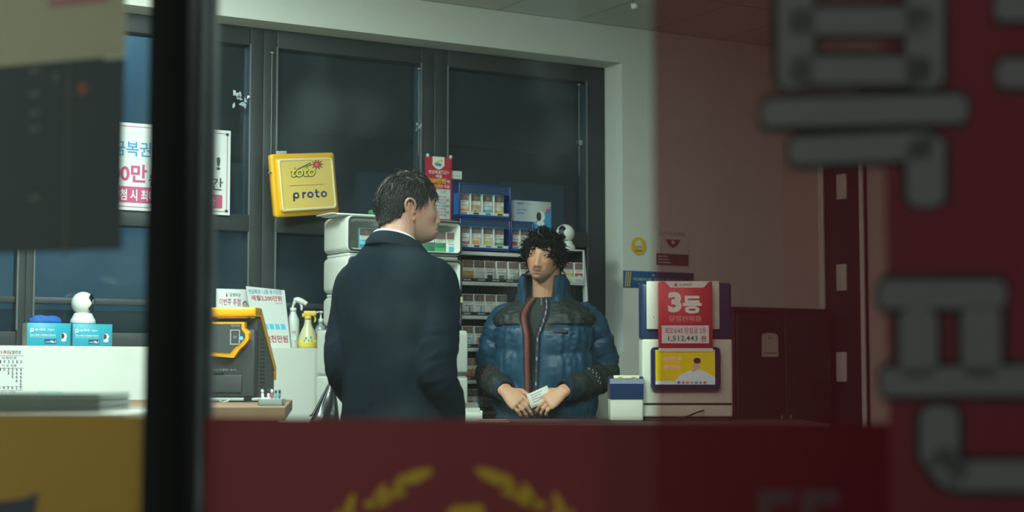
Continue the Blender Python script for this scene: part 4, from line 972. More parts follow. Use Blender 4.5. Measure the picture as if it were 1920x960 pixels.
mb.text('각 조 공통', u(2), u(30), v(686), v(682), y, ink); mb.text('보너스', u(2), u(12), v(735), v(731), y, red_ink); mb.text('추첨', u(18), u(28), v(735), v(731), y, red_ink)
for py_ in (689, 723.0, 730): mb.rect(u(-50), u(43), v(py_ + .3), v(py_ - .2), y, ink)
mb.build('lettering', o)
# standing cards on the ledge
def standee(name, label, x0, y0, x1, off, lean, topw=None):
    s0 = wall_sz(x0, 650, off)[0]; s1 = wall_sz(x1, 650, off)[0]; h = wall_sz(x0, y0, off)[1] - SILL; o = thing(name, label, 'sign', W(s0, off, SILL), WROT); w_ = s1 - s0
    return o, w_, h
o, w_, h = standee('counter_sign', 'tall white tilted lottery sign with blue and red lettering on the ledge', 478, 537, 545, .10, 0)
mb = MB(); k_ = .040; a_ = -.010
mb.prism([(0, .0), (w_, 0), (w_ - k_ + .012, h - .012), (-k_, h)], 0, .004, paper); mb.build('panel', o)
mb = MB(); mb.box((w_ * .3, .004, .0), (w_ * .36, .06, .008), paper); mb.build('foot', o)
mb = MB(); y = -.0006
def skew(t, z): return -k_ * z / h
def stext(t, x0, x1, z0, z1, m, bold): mb.text(t, x0 + skew(0, z0), x1 + skew(0, z0), z0, z1, y, m, bold, -k_ / h)
stext('연금복권 1,2등 동시당첨', .006, w_ - .006, h * .875, h * .955, blue_ink, .012); stext('매월2,200만원', .016, w_ - .008, h * .765, h * .855, red_ink, .02)
stext('20년간 지급', w_ * .74, w_ - .008, h * .72, h * .745, red_ink, 0)
skyb = M('print_sky', '#58b4d4', .6)
for q in range(4): mb.prism([(w_ * .30 + q * w_ * .16 - .016 + .010, h * .30), (w_ * .30 + q * w_ * .16 + .018 - .016 + .010, h * .31), (w_ * .30 + q * w_ * .16 + .016 - .016 + .006, h * .39), (w_ * .30 + q * w_ * .16 - .016 + .004, h * .40)], y, y + .0003, skyb)
stext('2억2천만원', .020, w_ - .006, h * .09, h * .21, red_ink, .02); mb.build('lettering', o)
o, w_, h = standee('announcement_card', 'smaller white card with pink lettering and a portrait behind the yellow machine', 404, 541, 464, .07, 0)
mb = MB(); mb.box((0, 0, 0), (w_, .003, h), paper, .001, 1); mb.build('panel', o); mb = MB(); mb.box((w_ * .4, .003, 0), (w_ * .45, .05, .006), paper); mb.build('foot', o)
mb = MB(); y = -.0006; mb.flat([(w_ * .30, h * .87), (w_ * .36, h * .87), (w_ * .33, h * .95)], y, red_ink); mb.text('동행복권', w_ * .42, w_ * .76, h * .87, h * .93, y, ink); mb.text('이번주 추첨', w_ * .10, w_ * .76, h * .72, h * .84, y, pink, .015); mb.text('복권 판매합니다!', w_ * .10, w_ * .66, h * .63, h * .69, y, ink)
hx = w_ * .90; mb.disc(hx, h * .75, .009, .012, y, ink, 20); mb.disc(hx, h * .74, .006, .009, y - .0003, M('print_skin', '#b98f78', .6)); mb.flat([(hx - .014, h * .45), (hx + .010, h * .45), (hx + .010, h * .61), (hx, h * .65), (hx - .012, h * .60)], y, M('print_cloth', '#cfc9c4', .6)); mb.build('picture', o)
# bottles
def bottle_at(px_, off): return W(wall_sz(px_, 650, off)[0], off, SILL)
tm = M('trigger_white', '#ced2cb', .35)
o = thing('spray_bottle', 'white spray bottle with its white trigger head raised to the right', 'bottle', bottle_at(549, .06), WROT + math.radians(-25)); mb = MB()
mb.lathe([(.001, 0), (.024, 0), (.026, .004), (.026, .10), (.024, .118), (.015, .136), (.0125, .142), (.0125, .150), (.001, .150)], M('bottle_white', '#c4c9c3', .3), 28); mb.build('bottle_body', o)
mb = MB(); mb.tube([(0, 0, .148), (0, 0, .163)], [.0135, .0135], tm, 18); mb.tube(smooth_path([(-.004, 0, .160), (.004, 0, .182), (.012, 0, .196), (.040, 0, .186), (.054, 0, .178)], 4), [.006] * 4 + [.009] * 3 + [.013] * 2 + [.0155] * 4 + [.013] * 4, tm, 10, .8); hd = mb.build('spray_head', o)
mb = MB(); mb.tube(smooth_path([(.026, 0, .186), (.034, 0, .168), (.033, 0, .152)], 4), [.005] * 8 + [.004], tm, 8); mb.build('trigger', hd)
mb = MB(); mb.text('크린', -.004, .012, .06, .07, -.0268, red_ink); mb.rect(-.008, .014, .03, .052, -.0268, M('label_pale', '#b7c9c4', .5)); mb.build('label', o)
yb = M('bottle_pale_yellow', '#bdbb94', .3, var=.03); yt = M('bottle_yellow_top', '#c8ae44', .35)
o = thing('spray_bottle', 'pale yellow spray bottle with round belly and yellow trigger head', 'bottle', bottle_at(577, .12), WROT + math.radians(-25)); mb = MB()
mb.lathe([(.001, 0), (.034, 0), (.037, .004), (.038, .022), (.036, .045), (.026, .072), (.016, .092), (.0135, .104), (.0135, .116), (.001, .116)], yb, 32); mb.build('bottle_body', o)
mb = MB(); mb.lathe([(.0345, .001), (.0376, .005), (.0386, .022), (.0375, .032)], M('bottle_lemon_base', '#d8c24a', .4), 32); fl = M('print_flower', '#5c86a0', .5)
for q, (x, z) in enumerate(((-.006, .040), (.004, .030), (.012, .044), (-.012, .028), (.016, .028))): mb.disc(x, z, .004, .005, -.0395 + abs(x) * .25, fl if q % 2 else M('print_green'), 6)
mb.build('label', o)
mb = MB(); mb.tube([(0, 0, .114), (0, 0, .130)], [.0145, .013], yt, 18); mb.box((-.018, -.010, .128), (.034, .010, .150), yt, .006, 3); mb.box((-.024, -.008, .124), (-.010, .008, .140), yt, .004, 2); hd = mb.build('spray_head', o)
mb = MB(); mb.tube(smooth_path([(.024, 0, .132), (.030, 0, .116), (.026, 0, .104)], 4), .0038, yt, 8); mb.build('trigger', hd)
o = thing('pump_bottle', 'clear hand gel pump bottle with red label beside the white stack', 'bottle', bottle_at(601, .11), WROT); mb = MB()
mb.lathe([(.001, 0), (.022, 0), (.023, .004), (.023, .075), (.018, .090), (.010, .096), (.010, .104), (.001, .104)], M('gel_clear', '#8d9a98', .15, spec=.8), 24); mb.build('bottle_body', o)
mb = MB(); mb.lathe([(.0234, .026), (.0236, .027), (.0236, .058), (.0234, .059)], red_ink, 24); mb.rect(-.010, .010, .040, .044, -.0242, white_ink); mb.rect(-.008, .008, .034, .036, -.0242, white_ink); mb.build('label', o)
mb = MB(); mb.lathe([(.0115, .102), (.0115, .118), (.004, .120), (.004, .140), (.010, .142), (.010, .150), (.001, .151)], tm, 18); mb.tube([(0, 0, .146), (-.020, -.010, .145), (-.026, -.013, .140)], [.005, .004, .003], tm, 8); mb.build('pump', o)
# small tray under bottle
# ================================================================== left counter, ticket machine
woodm = M('counter_wood', '#6f5943', .5, var=.15, scale=14); ctr = M('counter_dark', '#2b2c2c', .6)
CX1 = P(540, 770, 4.4).x; CZ = 1.008
o = thing('service_counter', 'low service counter with tan wooden top under the yellow machine', 'counter', (0, 0, 0)); mb = MB(); CXB = P(548, 770, 5.6).x
def plan(mb, z0, z1, ins, m): q = [(-1.86, 4.34 + ins), (CX1 - ins, 4.34 + ins), (CXB - ins, 5.60 - ins), (-1.86, 5.60 - ins)]; mb.add([(x, y, z) for z in (z0, z1) for x, y in q], [(0, 1, 2, 3), (7, 6, 5, 4)] + [(i, (i + 1) % 4, (i + 1) % 4 + 4, i + 4) for i in range(4)], m)
plan(mb, CZ - .034, CZ, 0, woodm); mb.build('countertop', o)
mb = MB(); plan(mb, 0, CZ - .035, .04, ctr); mb.build('body', o)
MY = 5.15; mx0 = P(380, 700, MY).x; mx1 = P(478, 700, MY).x; mz1 = P(440, 584, MY).z
dkg = M('machine_dark', '#3c4042', .5, var=.05); dks = M('machine_side', '#4a4e4f', .5, var=.05); myl = M('machine_yellow', '#d79b10', .35, var=.03)
o = thing('ticket_machine', 'yellow and dark grey lottery ticket machine on the wooden counter', 'machine', ((mx0 + mx1) / 2, MY, CZ), math.radians(-6)); hw = (mx1 - mx0) / 2; H = mz1 - CZ; D = .25
prof = [(0, 0), (.02, 0), (D, 0), (D, .05), (.10, H), (.02, H), (0, H - .03)]
mb = MB(); mb.box((-hw, .0, .014), (hw, .05, H * .80), dkg, .006); mb.add([(x, y, z) for x in (-hw, hw) for y, z in ((.03, .014), (D, .014), (D, .10), (.06, H - .02), (.03, H - .02))], [(0, 1, 2, 3, 4), (9, 8, 7, 6, 5)] + [(i, (i + 1) % 5, (i + 1) % 5 + 5, i + 5) for i in range(5)], dks); mb.build('body', o)
mb = MB(); rimp = [(0, H - .002), (.10, H - .002), (D + .012, .10), (D + .012, .060)]
for x in (-hw - .004, hw - .016):
    mb.add([(xx, y, z) for xx in (x, x + .020) for y, z in ((-.01, H + .012), (.066, H + .012), (D + .016, .112), (D + .016, .070), (D + .002, .072), (D - .004, .10), (.056, H - .016), (-.01, H - .016))], [tuple(range(8)), tuple(reversed(range(8, 16)))] + [(i, (i + 1) % 8, (i + 1) % 8 + 8, i + 8) for i in range(8)], myl)
mb.box((-hw - .004, -.014, H - .018), (hw + .004, .068, H + .013), myl, .008, 3); mb.build('yellow_hood', o)
# tilted reader panel with stepped yellow border
pz0, pz1 = H * .50, H * .88
mb = MB(); stp = [(-hw, pz0 + .005), (hw - .060, pz0 - .004), (hw - .042, pz0 + .022), (hw - .022, pz0 + .040), (hw - .012, pz0 + .055), (hw - .012, pz1 - .035), (hw - .026, pz1 - .020), (hw - .026, pz1), (-hw, pz1)]
mb.prism(stp, -.030, -.001, myl); mb.build('panel_border', o)
mb = MB(); ins = [(-hw, pz0 + .020), (hw - .072, pz0 + .012), (hw - .056, pz0 + .030), (hw - .036, pz0 + .046), (hw - .024, pz0 + .060), (hw - .024, pz1 - .038), (hw - .036, pz1 - .022), (hw - .036, pz1 - .006), (-hw, pz1 - .006)]
mb.prism(ins, -.034, -.029, dkg); pn = mb.build('reader_panel', o)
mb = MB(); lg_ = M('panel_print', '#9a9f9e', .5); cxp = hw * .34; y = -.0346
frame = [(cxp - .016, pz0 + .040, cxp + .016, pz0 + .086)]
for a in ((cxp - .016, cxp + .016, pz0 + .038, pz0 + .041), (cxp - .016, cxp + .016, pz0 + .083, pz0 + .086), (cxp - .016, cxp - .013, pz0 + .038, pz0 + .086), (cxp + .013, cxp + .016, pz0 + .038, pz0 + .086)): mb.rect(*a, y, lg_)
mb.text('QR', cxp - .006, cxp + .006, pz0 + .058, pz0 + .066, y, lg_); mb.text('복권을 대주세요', cxp - .014, cxp + .016, pz0 + .095, pz0 + .102, y, lg_); mb.build('panel_print', pn)
mb = MB(); mb.disc(hw - .034, pz1 - .052, .005, .006, -.0350, M('blue_led', '#3fa0ff', .3, emit='#3fa0ff', estr=2.5), 14); mb.build('indicator_light', pn)
mb = MB(); mb.box((-hw + .01, -.006, .03), (hw - .04, 0, H * .30), dkg, .003); mb.box((-hw + .02, -.008, H * .31), (hw - .10, -.0, H * .325), M('slot_black', '#15171a', .4)); mb.text('TICKET', -hw + .03, -hw + .08, H * .345, H * .365, -.0012, lg_); mb.text('복권 출력', hw - .105, hw - .06, H * .345, H * .365, -.0012, lg_); mb.build('ticket_slot', o)
mb = MB()
for r_ in range(14):
    for c_ in range(3 if 1 < r_ < 12 else 2): y0 = .075 + c_ * .020; mb.box((hw + .0002, y0, .035 + r_ * .0125), (hw + .0012, y0 + .014, .035 + r_ * .0125 + .0055), M('slot_black'))
mb.build('side_vent', o)
mb = MB(); mb.box((-hw, -.012, .004), (hw + .02, -.004, .012), M('white_cord_and_glint', '#aab2ae'), .002); mb.box((hw - .03, -.014, 0), (hw - .005, .0, .014), M('slot_black')); mb.tube(smooth_path([(hw * .1, -.014, .008), (hw * .02, -.02, .003), (-hw * .12, -.03, -.0), (-hw * .2, -.04, .004)], 6), .003, M('white_cord_and_glint'), 8); mb.build('base_cable', o)
# pen cup and pens
px0 = P(513, 762, 4.75)
o = thing('pen_tray', 'clear pen holder at the right end of the wooden counter', 'pen holder', (P(513, 745, 4.62).x, 4.62, CZ)); mb = MB(); cl_ = M('holder_clear', '#7f8a88', .2, spec=.7)
for a in (((-.040, -.03, 0), (.030, -.027, .020)), ((-.040, .027, 0), (.030, .03, .020)), ((-.040, -.03, 0), (-.037, .03, .020)), ((.027, -.03, 0), (.030, .03, .020)), ((-.040, -.03, 0), (.030, .03, .003))): mb.box(*a, cl_, .001)
mb.build('holder', o); base = o.location
for i, (dx, lean, colr, nm) in enumerate(((-.030, -.20, '#c9cdc8', 'white pen leaning left in the pen holder, leftmost'), (-.014, -.14, '#b4bab6', 'pale grey pen second from the left in the pen holder'), (-.004, -.10, '#8f3038', 'red-topped pen in the pen holder'), (.005, .05, '#1f7a7a', 'teal pen in the pen holder'), (.016, .10, '#20494f', 'dark teal pen in the pen holder, rightmost'))):
    po = thing('pen', nm, 'pen', (base.x + dx, base.y + .004 * (i % 2), CZ + .0045), 0, 'pens in the holder'); po.rotation_euler = (0, lean * .35, 0)
    mb = MB(); mb.tube([(0, 0, 0), (0, 0, .030)], .0034, M('pen_' + colr, colr, .4), 10); mb.build('barrel', po); mb = MB(); mb.tube([(0, 0, .0305), (0, 0, .038), (0, 0, .041)], [.0037, .0037, .002], M('pen_cap_' + str(i), ('#d6dad5', '#2a2d2e', '#d0d4cf', '#1b5f66', '#163a40')[i], .4), 10); mb.build('cap', po)
# ================================================================== cashier's counter
KX0 = P(873, 790, 5.3).x; KX1 = P(1372, 790, 5.3).x; KZ = .938; KY0, KY1 = 5.18, 5.74
o = thing('cashier_counter', 'dark topped cashier counter in front of the man in the padded jacket', 'counter'); mb = MB(); mb.box((KX0, KY0, KZ - .03), (KX1 + .3, KY1, KZ), M('counter_top_brown', '#4a403a', .4, var=.1), .003); mb.build('countertop', o)
mb = MB(); mb.box((KX0 + .03, KY0 + .04, 0), (KX1 + .27, KY1 - .02, KZ - .031), M('counter_body_white', '#b4b7ae', .6)); mb.build('body', o)
# little open carton and bags on it
o = thing('open_carton', 'small white open carton on the counter between the two men', 'box', (P(886, 780, 5.45).x, 5.45, KZ), .25); mb = MB(); cw = M('carton_white', '#c3c6bb', .6)
for a in (((-.030, -.02, 0), (.030, -.018, .030)), ((-.030, .018, 0), (.030, .02, .045)), ((-.030, -.02, 0), (-.028, .02, .036)), ((.028, -.02, 0), (.030, .02, .036)), ((-.030, -.02, 0), (.030, .02, .002))): mb.box(*a, cw, .0005, 1)
mb.build('carton', o); mb = MB(); mb.add([(-.030, .020, .045), (.026, .020, .045), (.018, .004, .062), (-.020, .004, .062)], [(0, 1, 2, 3)], cw); mb.add([(-.030, .021, .045), (.026, .021, .045), (.018, .005, .063), (-.020, .005, .063)], [(0, 3, 2, 1)], cw); mb.build('flap', o)
mb = MB(); tan = M('kraft_paper', '#8e7660', .7, var=.15); mb.box((-.06, -.035, 0), (.06, .035, .006), tan, .002); mb.box((-.045, -.03, .006), (.05, .03, .010), tan, .002)
o = mb.build('envelope', None, (P(925, 785, 5.40).x, 5.33, KZ), -.1); tag(o, 'brown kraft envelopes lying on the counter beside the open carton', 'envelope')
# low white unit right of the cashier
s0 = s1 + .004; zt_ = wall_sz(1130, 783, .42)[1]
o = thing('low_cabinet', 'low white cabinet behind the counter to the right of the cashier', 'cabinet', W(s0, .42, 0), WROT); mb = MB(); mb.box((0, 0, 0), (.20, .22, zt_ - .006), rackw, .003); mb.build('body', o); mb = MB(); mb.box((-.004, -.006, zt_ - .006), (.204, .222, zt_), rackw, .002); mb.build('top', o)
mb = MB(); mb.box((0, 0, 0), (.062, .05, .092), M('carton_cream', '#b9b594', .5), .001, 1); mb.rect(.012, .052, .02, .07, -.0006, M('carton_cream_print', '#a8a070', .5)); o = mb.build('snack_box', None, W(s0 + .004, .40, zt_), WROT); tag(o, 'cream box standing on the low white cabinet', 'box')
mb = MB(); mb.box((-.005, 0, 0), (.075, .05, .030), M('pack_mint', '#4aa596', .5), .006, 2); mb.rect(.01, .06, .008, .022, -.0006, white_ink); o = mb.build('tissue_pack', None, W(s0 + .004, .40, zt_ + .0925), WROT); tag(o, 'mint green soft pack lying on the cream box', 'pack')
# small navy and cream printer
cream = M('terminal_cream', '#b7b9a9', .45, var=.03); nav = M('terminal_navy', '#152a4c', .35, var=.05); scrb = M('bezel_navy', '#14264a', .3)
TY = 5.50; a = P(1143, 786, TY); b = P(1204, 706, TY)
o = thing('receipt_printer', 'small cream printer with curved navy lid on the cashier counter', 'printer', ((a.x + b.x) / 2, TY - .04, KZ), 0); hw = (b.x - a.x) / 2; H = b.z - KZ
mb = MB(); mb.box((-hw, 0, 0), (hw, .13, H * .52), cream, .006, 3); mb.build('base', o)
mb = MB(); pr_ = [(-.004, H * .50), (-.006, H * .84), (.0, H * .95), (.012, H), (.10, H), (.13, H * .86), (.13, H * .50)]
mb.add([(x, y, z) for x in (-hw - .001, hw + .001) for y, z in pr_], [tuple(range(7)), tuple(reversed(range(7, 14)))] + [(i, (i + 1) % 7, (i + 1) % 7 + 7, i + 7) for i in range(7)], nav); lid_ = mb.build('lid', o)
mb = MB(); mb.add([(-hw * .75, .012, H + .0006), (hw * .75, .012, H + .0006), (hw * .75, .05, H + .0006), (-hw * .75, .05, H + .0006)], [(0, 1, 2, 3)], M('label_cream', '#cfc9a4', .6)); mb.box((-hw * .78, -.002, H * .955), (hw * .78, .012, H + .004), M('label_cream'), .001); 
for q in (-.5, .3): mb.rect(hw * q, hw * (q + .25), H * .97, H * .995, -.0026, M('print_green'))
mb.build('label', lid_)
# big lottery terminal
a = P(1205, 786, TY); b = P(1372, 528, TY)
o = thing('lottery_terminal', 'large cream and navy lottery terminal with a lit screen on the counter', 'terminal', ((a.x + b.x) / 2, TY, KZ), 0); hw = (b.x - a.x) / 2; H = b.z - KZ
v = lambda py_: (786 - py_) / (786 - 528) * H
mb = MB(); mb.box((-hw, 0, .012), (hw, .16, v(635)), cream, .008, 3); mb.box((-hw + .01, .01, 0), (hw - .01, .15, .012), ctr); mb.rect(-hw + .004, hw - .004, v(753), v(757), -.0006, M('slot_black')); mb.build('base', o)
mb = MB(); mb.box((-hw, .01, v(634)), (hw, .15, v(530)), nav, .010, 3); mb.build('head', o)
mb = MB(); mb.box((-hw + .016, -.002, v(617)), (hw - .042, .012, v(527)), cream, .004, 2); mb.disc(-hw + .040, v(595), .002, .002, -.0026, ink); mb.build('head_cover', o)
mb = MB(); mb.prism(rrect((1348 - 1220) / 167 * 2 * hw, v(650) - v(727), .014, 5, (1284 - 1288.5) / 167 * 2 * hw, (v(650) + v(727)) / 2), -.022, -.0008, scrb); bz = mb.build('screen_bezel', o)
mb = MB(); X = lambda px_: (px_ - 1288.5) / 167 * 2 * hw; y = -.0225
sy = M('screen_yellow', '#b3aa10', .3, emit='#c9c01a', estr=.55, var=.02); swt = M('screen_white', '#a9c2c4', .3, emit='#b9d4d4', estr=.5, var=.02)
mb.rect(X(1228), X(1338), v(719), v(655), y, sy); mb.rect(X(1228), X(1338), v(719), v(712), y - .0003, swt)
mb.flat([(X(1264), v(712)), (X(1272), v(702)), (X(1290), v(694)), (X(1306), v(690)), (X(1322), v(696)), (X(1338), v(706)), (X(1338), v(712))], y - .0006, swt)
skn = M('screen_skin', '#b59a86', .3, emit='#b59a86', estr=.35); mb.disc(X(1304), v(684), .010, .014, y - .0008, skn); mb.disc(X(1305), v(675), .0125, .010, y - .0012, M('screen_hair', '#3a2c28', .4)); mb.tube([(X(1296), y - .001, v(694)), (X(1302), y - .001, v(690))], .003, skn, 6)
pkk = M('screen_pink', '#d8a89a', .3, emit='#e0b0a0', estr=.4); [mb.rect(X(1244 + 8 * q), X(1250.5 + 8 * q), v(z_ + 7), v(z_), y - .0004, pkk) for z_ in (668, 683) for q in range(4)]
for q, c_ in enumerate(('#3a5fa0', '#b04a5a', '#c06a70', '#8d9a96', '#3f8a6a', '#7d8a86', '#b0583a')): mb.disc(X(1271 + q * 8), v(715.5), .0055, .0045, y - .0007, M('screen_ball_' + c_, c_, .3, emit=c_, estr=.3), 12)
mb.build('screen', bz)
mb = MB(); mb.tube(smooth_path([(-hw * .9, -.03, .003), (-hw * .3, -.05, .006), (hw * .2, -.03, .03), (hw * .35, -.004, .036)], 6), .0028, M('slot_black'), 8); mb.build('cable', o)
# red third-prize notice standing against the terminal
o = thing('prize_notice', 'red notice with a big white numeral 3 hung on the front of the lottery terminal', 'notice', ((a.x + b.x) / 2, TY - .026, KZ + v(652))); mb = MB(); nx0, nx1 = X(1234), X(1334); nh = v(529) - v(652); nr = M('notice_red', '#b5313f', .5, var=.03)
mb.box((nx0, 0, 0), (nx1, .003, nh), nr, .0008, 1); mb.box((nx0, .0005, -.012), (nx1, .0035, -.0001), paper); mb.build('panel', o); mb = MB(); y = -.0006; v2 = lambda py_: (652 - py_) / (652 - 529) * nh
mb.flat([(X(1247), v2(529)), (X(1328), v2(529)), (X(1318), v2(540)), (X(1257), v2(540))], y, paper); mb.flat([(X(1262), v2(537)), (X(1270), v2(537)), (X(1267), v2(531))], y - .0003, red_ink); mb.text('동행복권', X(1273), X(1296), v2(537), v2(532), y - .0003, ink)
mb.text('3', X(1252), X(1277), v2(586), v2(548), y, white_ink, .05); mb.text('등', X(1279), X(1314), v2(588), v2(555), y, white_ink, .04); mb.text('당첨판매점', X(1254), X(1312), v2(603), v2(592), y, M('notice_pale', '#c98a88', .6), .02)
mb.rect(X(1240), X(1327), v2(643), v2(610), y, paper); mb.text('로또6/45 당첨금 2등', X(1246), X(1322), v2(625), v2(614), y - .0003, red_ink, .01); mb.text('1,512,443', X(1252), X(1306), v2(640), v2(629), y - .0003, ink, .01); mb.text('원', X(1312), X(1322), v2(640), v2(629), y - .0003, red_ink, .02); mb.build('lettering', o)
# ================================================================== signs on the right wall part
def wsign(name, label, x0, y0, x1, y1, m, thick=.003):
    s0, _ = wall_sz(x0, y1, OFF); s1, _ = wall_sz(x1, y1, OFF); zb = wall_sz(x0, y1, OFF)[1]; zt = wall_sz(x0, y0, OFF)[1]
    o = thing(name, label, 'sign', W(s0, OFF + thick, zb), WROT); w_, h = s1 - s0, zt - zb
    return o, w_, h
o, w_, h = wsign('round_sticker', 'round yellow sticker on the white wall above the blue plate', 1183, 444, 1211, 478, None)
mb = MB(); n_ = 32; pts_ = [(w_ / 2 + w_ / 2 * math.cos(2 * PI * q / n_), h / 2 + h / 2 * math.sin(2 * PI * q / n_)) for q in range(n_)]; mb.prism(pts_, 0, .002, M('sticker_yellow', '#cfa42a', .5)); mb.build('disc', o)
mb = MB(); mb.disc(w_ / 2, h * .62, w_ * .24, h * .22, -.0006, M('sticker_pale', '#c9c4a4', .6)); mb.flat([(w_ * .3, h * .50), (w_ * .7, h * .50), (w_ * .6, h * .36), (w_ * .4, h * .36)], -.0006, M('sticker_pale')); mb.rect(w_ * .26, w_ * .74, h * .20, h * .28, -.0006, M('sticker_brown', '#8a6a2a', .6)); mb.build('picture', o)
o, w_, h = wsign('wall_plate', 'long blue plate with yellow slanted stripes on the white wall', 1168, 507, 1300, 539, None); mb = MB(); mb.box((0, 0, 0), (w_, .003, h), M('plate_blue', '#1f4a74', .4, var=.04), .001, 1); mb.build('plate', o); mb = MB(); y = -.0006
for q in range(3): mb.flat([(.008 + q * .011, h * .06), (.013 + q * .011, h * .06), (.020 + q * .011, h * .94), (.015 + q * .011, h * .94)], y, yel_ink)
mb.text('카메라로 감시 중입니다', .052, w_ * .86, h * .40, h * .60, y, M('plate_letters', '#9fb0b4', .5), .02); mb.text('CCTV', .080, .150, h * .18, h * .30, y, M('plate_letters')); mb.disc(w_ * .42, h * .80, .006, .006, y, M('plate_letters')); mb.build('lettering', o)
o, w_, h = wsign('warning_sign', 'dull red warning sign with a camera emblem above a dark bar on the wall', 1230, 430, 1290, 498, None); mb = MB(); mb.box((0, 0, 0), (w_, .002, h), white); mb.build('panel', o); mb = MB(); y = -.0006; ws = M('sign_dull_red', '#7d4a44', .6)
mb.text('CCTV 촬영중', w_ * .10, w_ * .90, h * .84, h * .96, y, ws); mb.flat([(w_ * .28, h * .74), (w_ * .76, h * .74), (w_ * .66, h * .58), (w_ * .52, h * .50), (w_ * .38, h * .58)], y, ws); mb.disc(w_ * .52, h * .66, .010, .008, y - .0003, white); mb.rect(0, w_, .02 * h, h * .34, y, M('sign_brown', '#5c4a42', .6))
for q in range(3): mb.rect(w_ * .06, w_ * .45 - .01 * q, h * (.08 + .085 * q), h * (.11 + .085 * q), y - .0003, white)
mb.flat([(w_ * .6, h * .06), (w_ * .9, h * .06), (w_ * .75, h * .30)], y - .0003, ws); mb.build('lettering', o)
# skirting panel in blue-grey under the wall part, dark cabinet, lockers
s0 = wall_sz(1150, 700, OFF)[0]; zt_ = wall_sz(1180, 655, OFF)[1]; mb = MB(); mb.box((s0 - .25, -.006, 0), (sC - s0 - .01, 0, zt_), M('dado_grey', '#8f9b9b', .6, var=.03)); o = mb.build('trim_1', None, W(s0, OFF + .0001, 0), WROT); struct(o)
blk = M('cabinet_black', '#1b1a1c', .45, var=.1); s0 = wall_sz(1376, 640, .55)[0]; zt_ = wall_sz(1450, 577, .55)[1]
o = thing('black_cabinet', 'black waist-high cabinet with a pale sticker right of the lottery terminal', 'cabinet', W(s0, .55, 0), WROT); Lc = sC - s0 - .050; mb = MB(); mb.box((0, .002, 0), (Lc, .37, zt_ - .02), blk, .003); mb.build('body', o); mb = MB(); mb.box((-.005, -.006, zt_ - .02), (Lc + .005, .37, zt_), blk, .003); mb.build('top', o)
mb = MB(); mb.box((.01, -.010, .05), (Lc * .5 - .003, .001, zt_ - .03), blk, .003); d_ = mb.build('door', o); mb = MB(); mb.box((Lc * .5 - .03, -.022, zt_ * .55), (Lc * .5 - .022, -.010, zt_ * .66), frame_edge, .002); mb.build('handle', d_)
mb = MB(); mb.box((Lc * .5 + .003, -.010, .05), (Lc - .01, .001, zt_ - .03), blk, .003); d_ = mb.build('door', o); mb = MB(); mb.box((Lc * .5 + .022, -.022, zt_ * .55), (Lc * .5 + .03, -.010, zt_ * .66), frame_edge, .002); mb.build('handle', d_)
a_ = wall_sz(1428, 668, .56)[0] - s0; b_ = wall_sz(1459, 668, .56)[0] - s0; z0_ = wall_sz(1443, 669, .56)[1]; z1_ = wall_sz(1443, 624, .56)[1]; mb = MB(); mb.flat([(a_, z0_), (b_, z0_), (b_, z1_ - .02), (b_ - .008, z1_ - .004), ((a_ + b_) / 2, z1_), (a_ + .008, z1_ - .004), (a_, z1_ - .02)], -.0112, M('sticker_grey', '#b0a8a2', .6)); mb.rect(a_ + .008, b_ - .008, z0_ + .014, z0_ + .018, -.0116, ink); mb.disc((a_ + b_) / 2, z1_ - .022, .012, .008, -.0116, M('print_grey'), 12); mb.build('sticker', o)
# dark locker against the right wall, seen through the red film
def on_right(px_, py_, gap):
    """plane of the right wall moved gap into the room: along-wall distance t and height"""
    o_ = W(sC - gap, 0, 0); n_ = -WU; p = plane_hit(px_, py_, o_, n_, 0); return (p - W0).dot(WN), p.z
t0, _ = on_right(1538, 500, .02); t1, _ = on_right(1622, 500, .02)
o = thing('steel_locker', 'tall dark locker with pale edge strips seen through the red film', 'locker', W(sC - .002, t0, 0), WROT - PI / 2); Ll = t1 - t0; Hl = 2.35; lk = M('locker_dark', '#2a2226', .45, var=.08)
mb = MB(); mb.box((0, -.018, 0), (Ll, 0, Hl), lk, .002); mb.build('body', o); est = M('locker_strip', '#bcbdb6', .4)
for x, x2 in ((.0, .036), (Ll - .022, Ll)): mb = MB(); mb.box((x, -.030, 0), (x2, -.0185, Hl), est, .002); mb.build('edge_strip', o)
lab = [(325, 375), (495, 546), (660, 716)]
for y0_, y1_ in lab:
    ta, za = on_right(1572, y1_, .02); tb, zb2 = on_right(1589, y0_, .02)
    mb = MB(); mb.box((ta - t0, -.030, za), (tb - t0, -.019, zb2), est, .002); mb.build('handle', o)
# reflection of a poster in the glass, built as a sheet on the locker
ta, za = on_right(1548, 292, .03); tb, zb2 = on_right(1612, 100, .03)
o = thing('reflected_poster', 'pale sheet with plain blue shapes on the locker, imitating a glass reflection', 'poster', W(sC - .030, ta, za), WROT - PI / 2); w_, h = tb - ta, zb2 - za; mb = MB(); pg = M('reflection_grey', '#a9b4b6', .6); mb.box((0, 0, h * .55), (w_, .002, h), pg, .0005, 1); mb.prism([(0, 0), (w_ * .95, h * .34), (w_, h * .55), (0, h * .55)], 0, .002, M('reflection_blue', '#3f7f98', .6)); mb.build('panel', o); mb = MB(); mb.disc(w_ * .42, h * .66, w_ * .34, h * .16, -.0006, M('reflection_pale', '#c2c9c8', .6)); mb.rect(w_ * .22, w_ * .5, h * .46, h * .54, -.0006, M('reflection_navy', '#1f5a74', .6)); mb.build('picture', o)
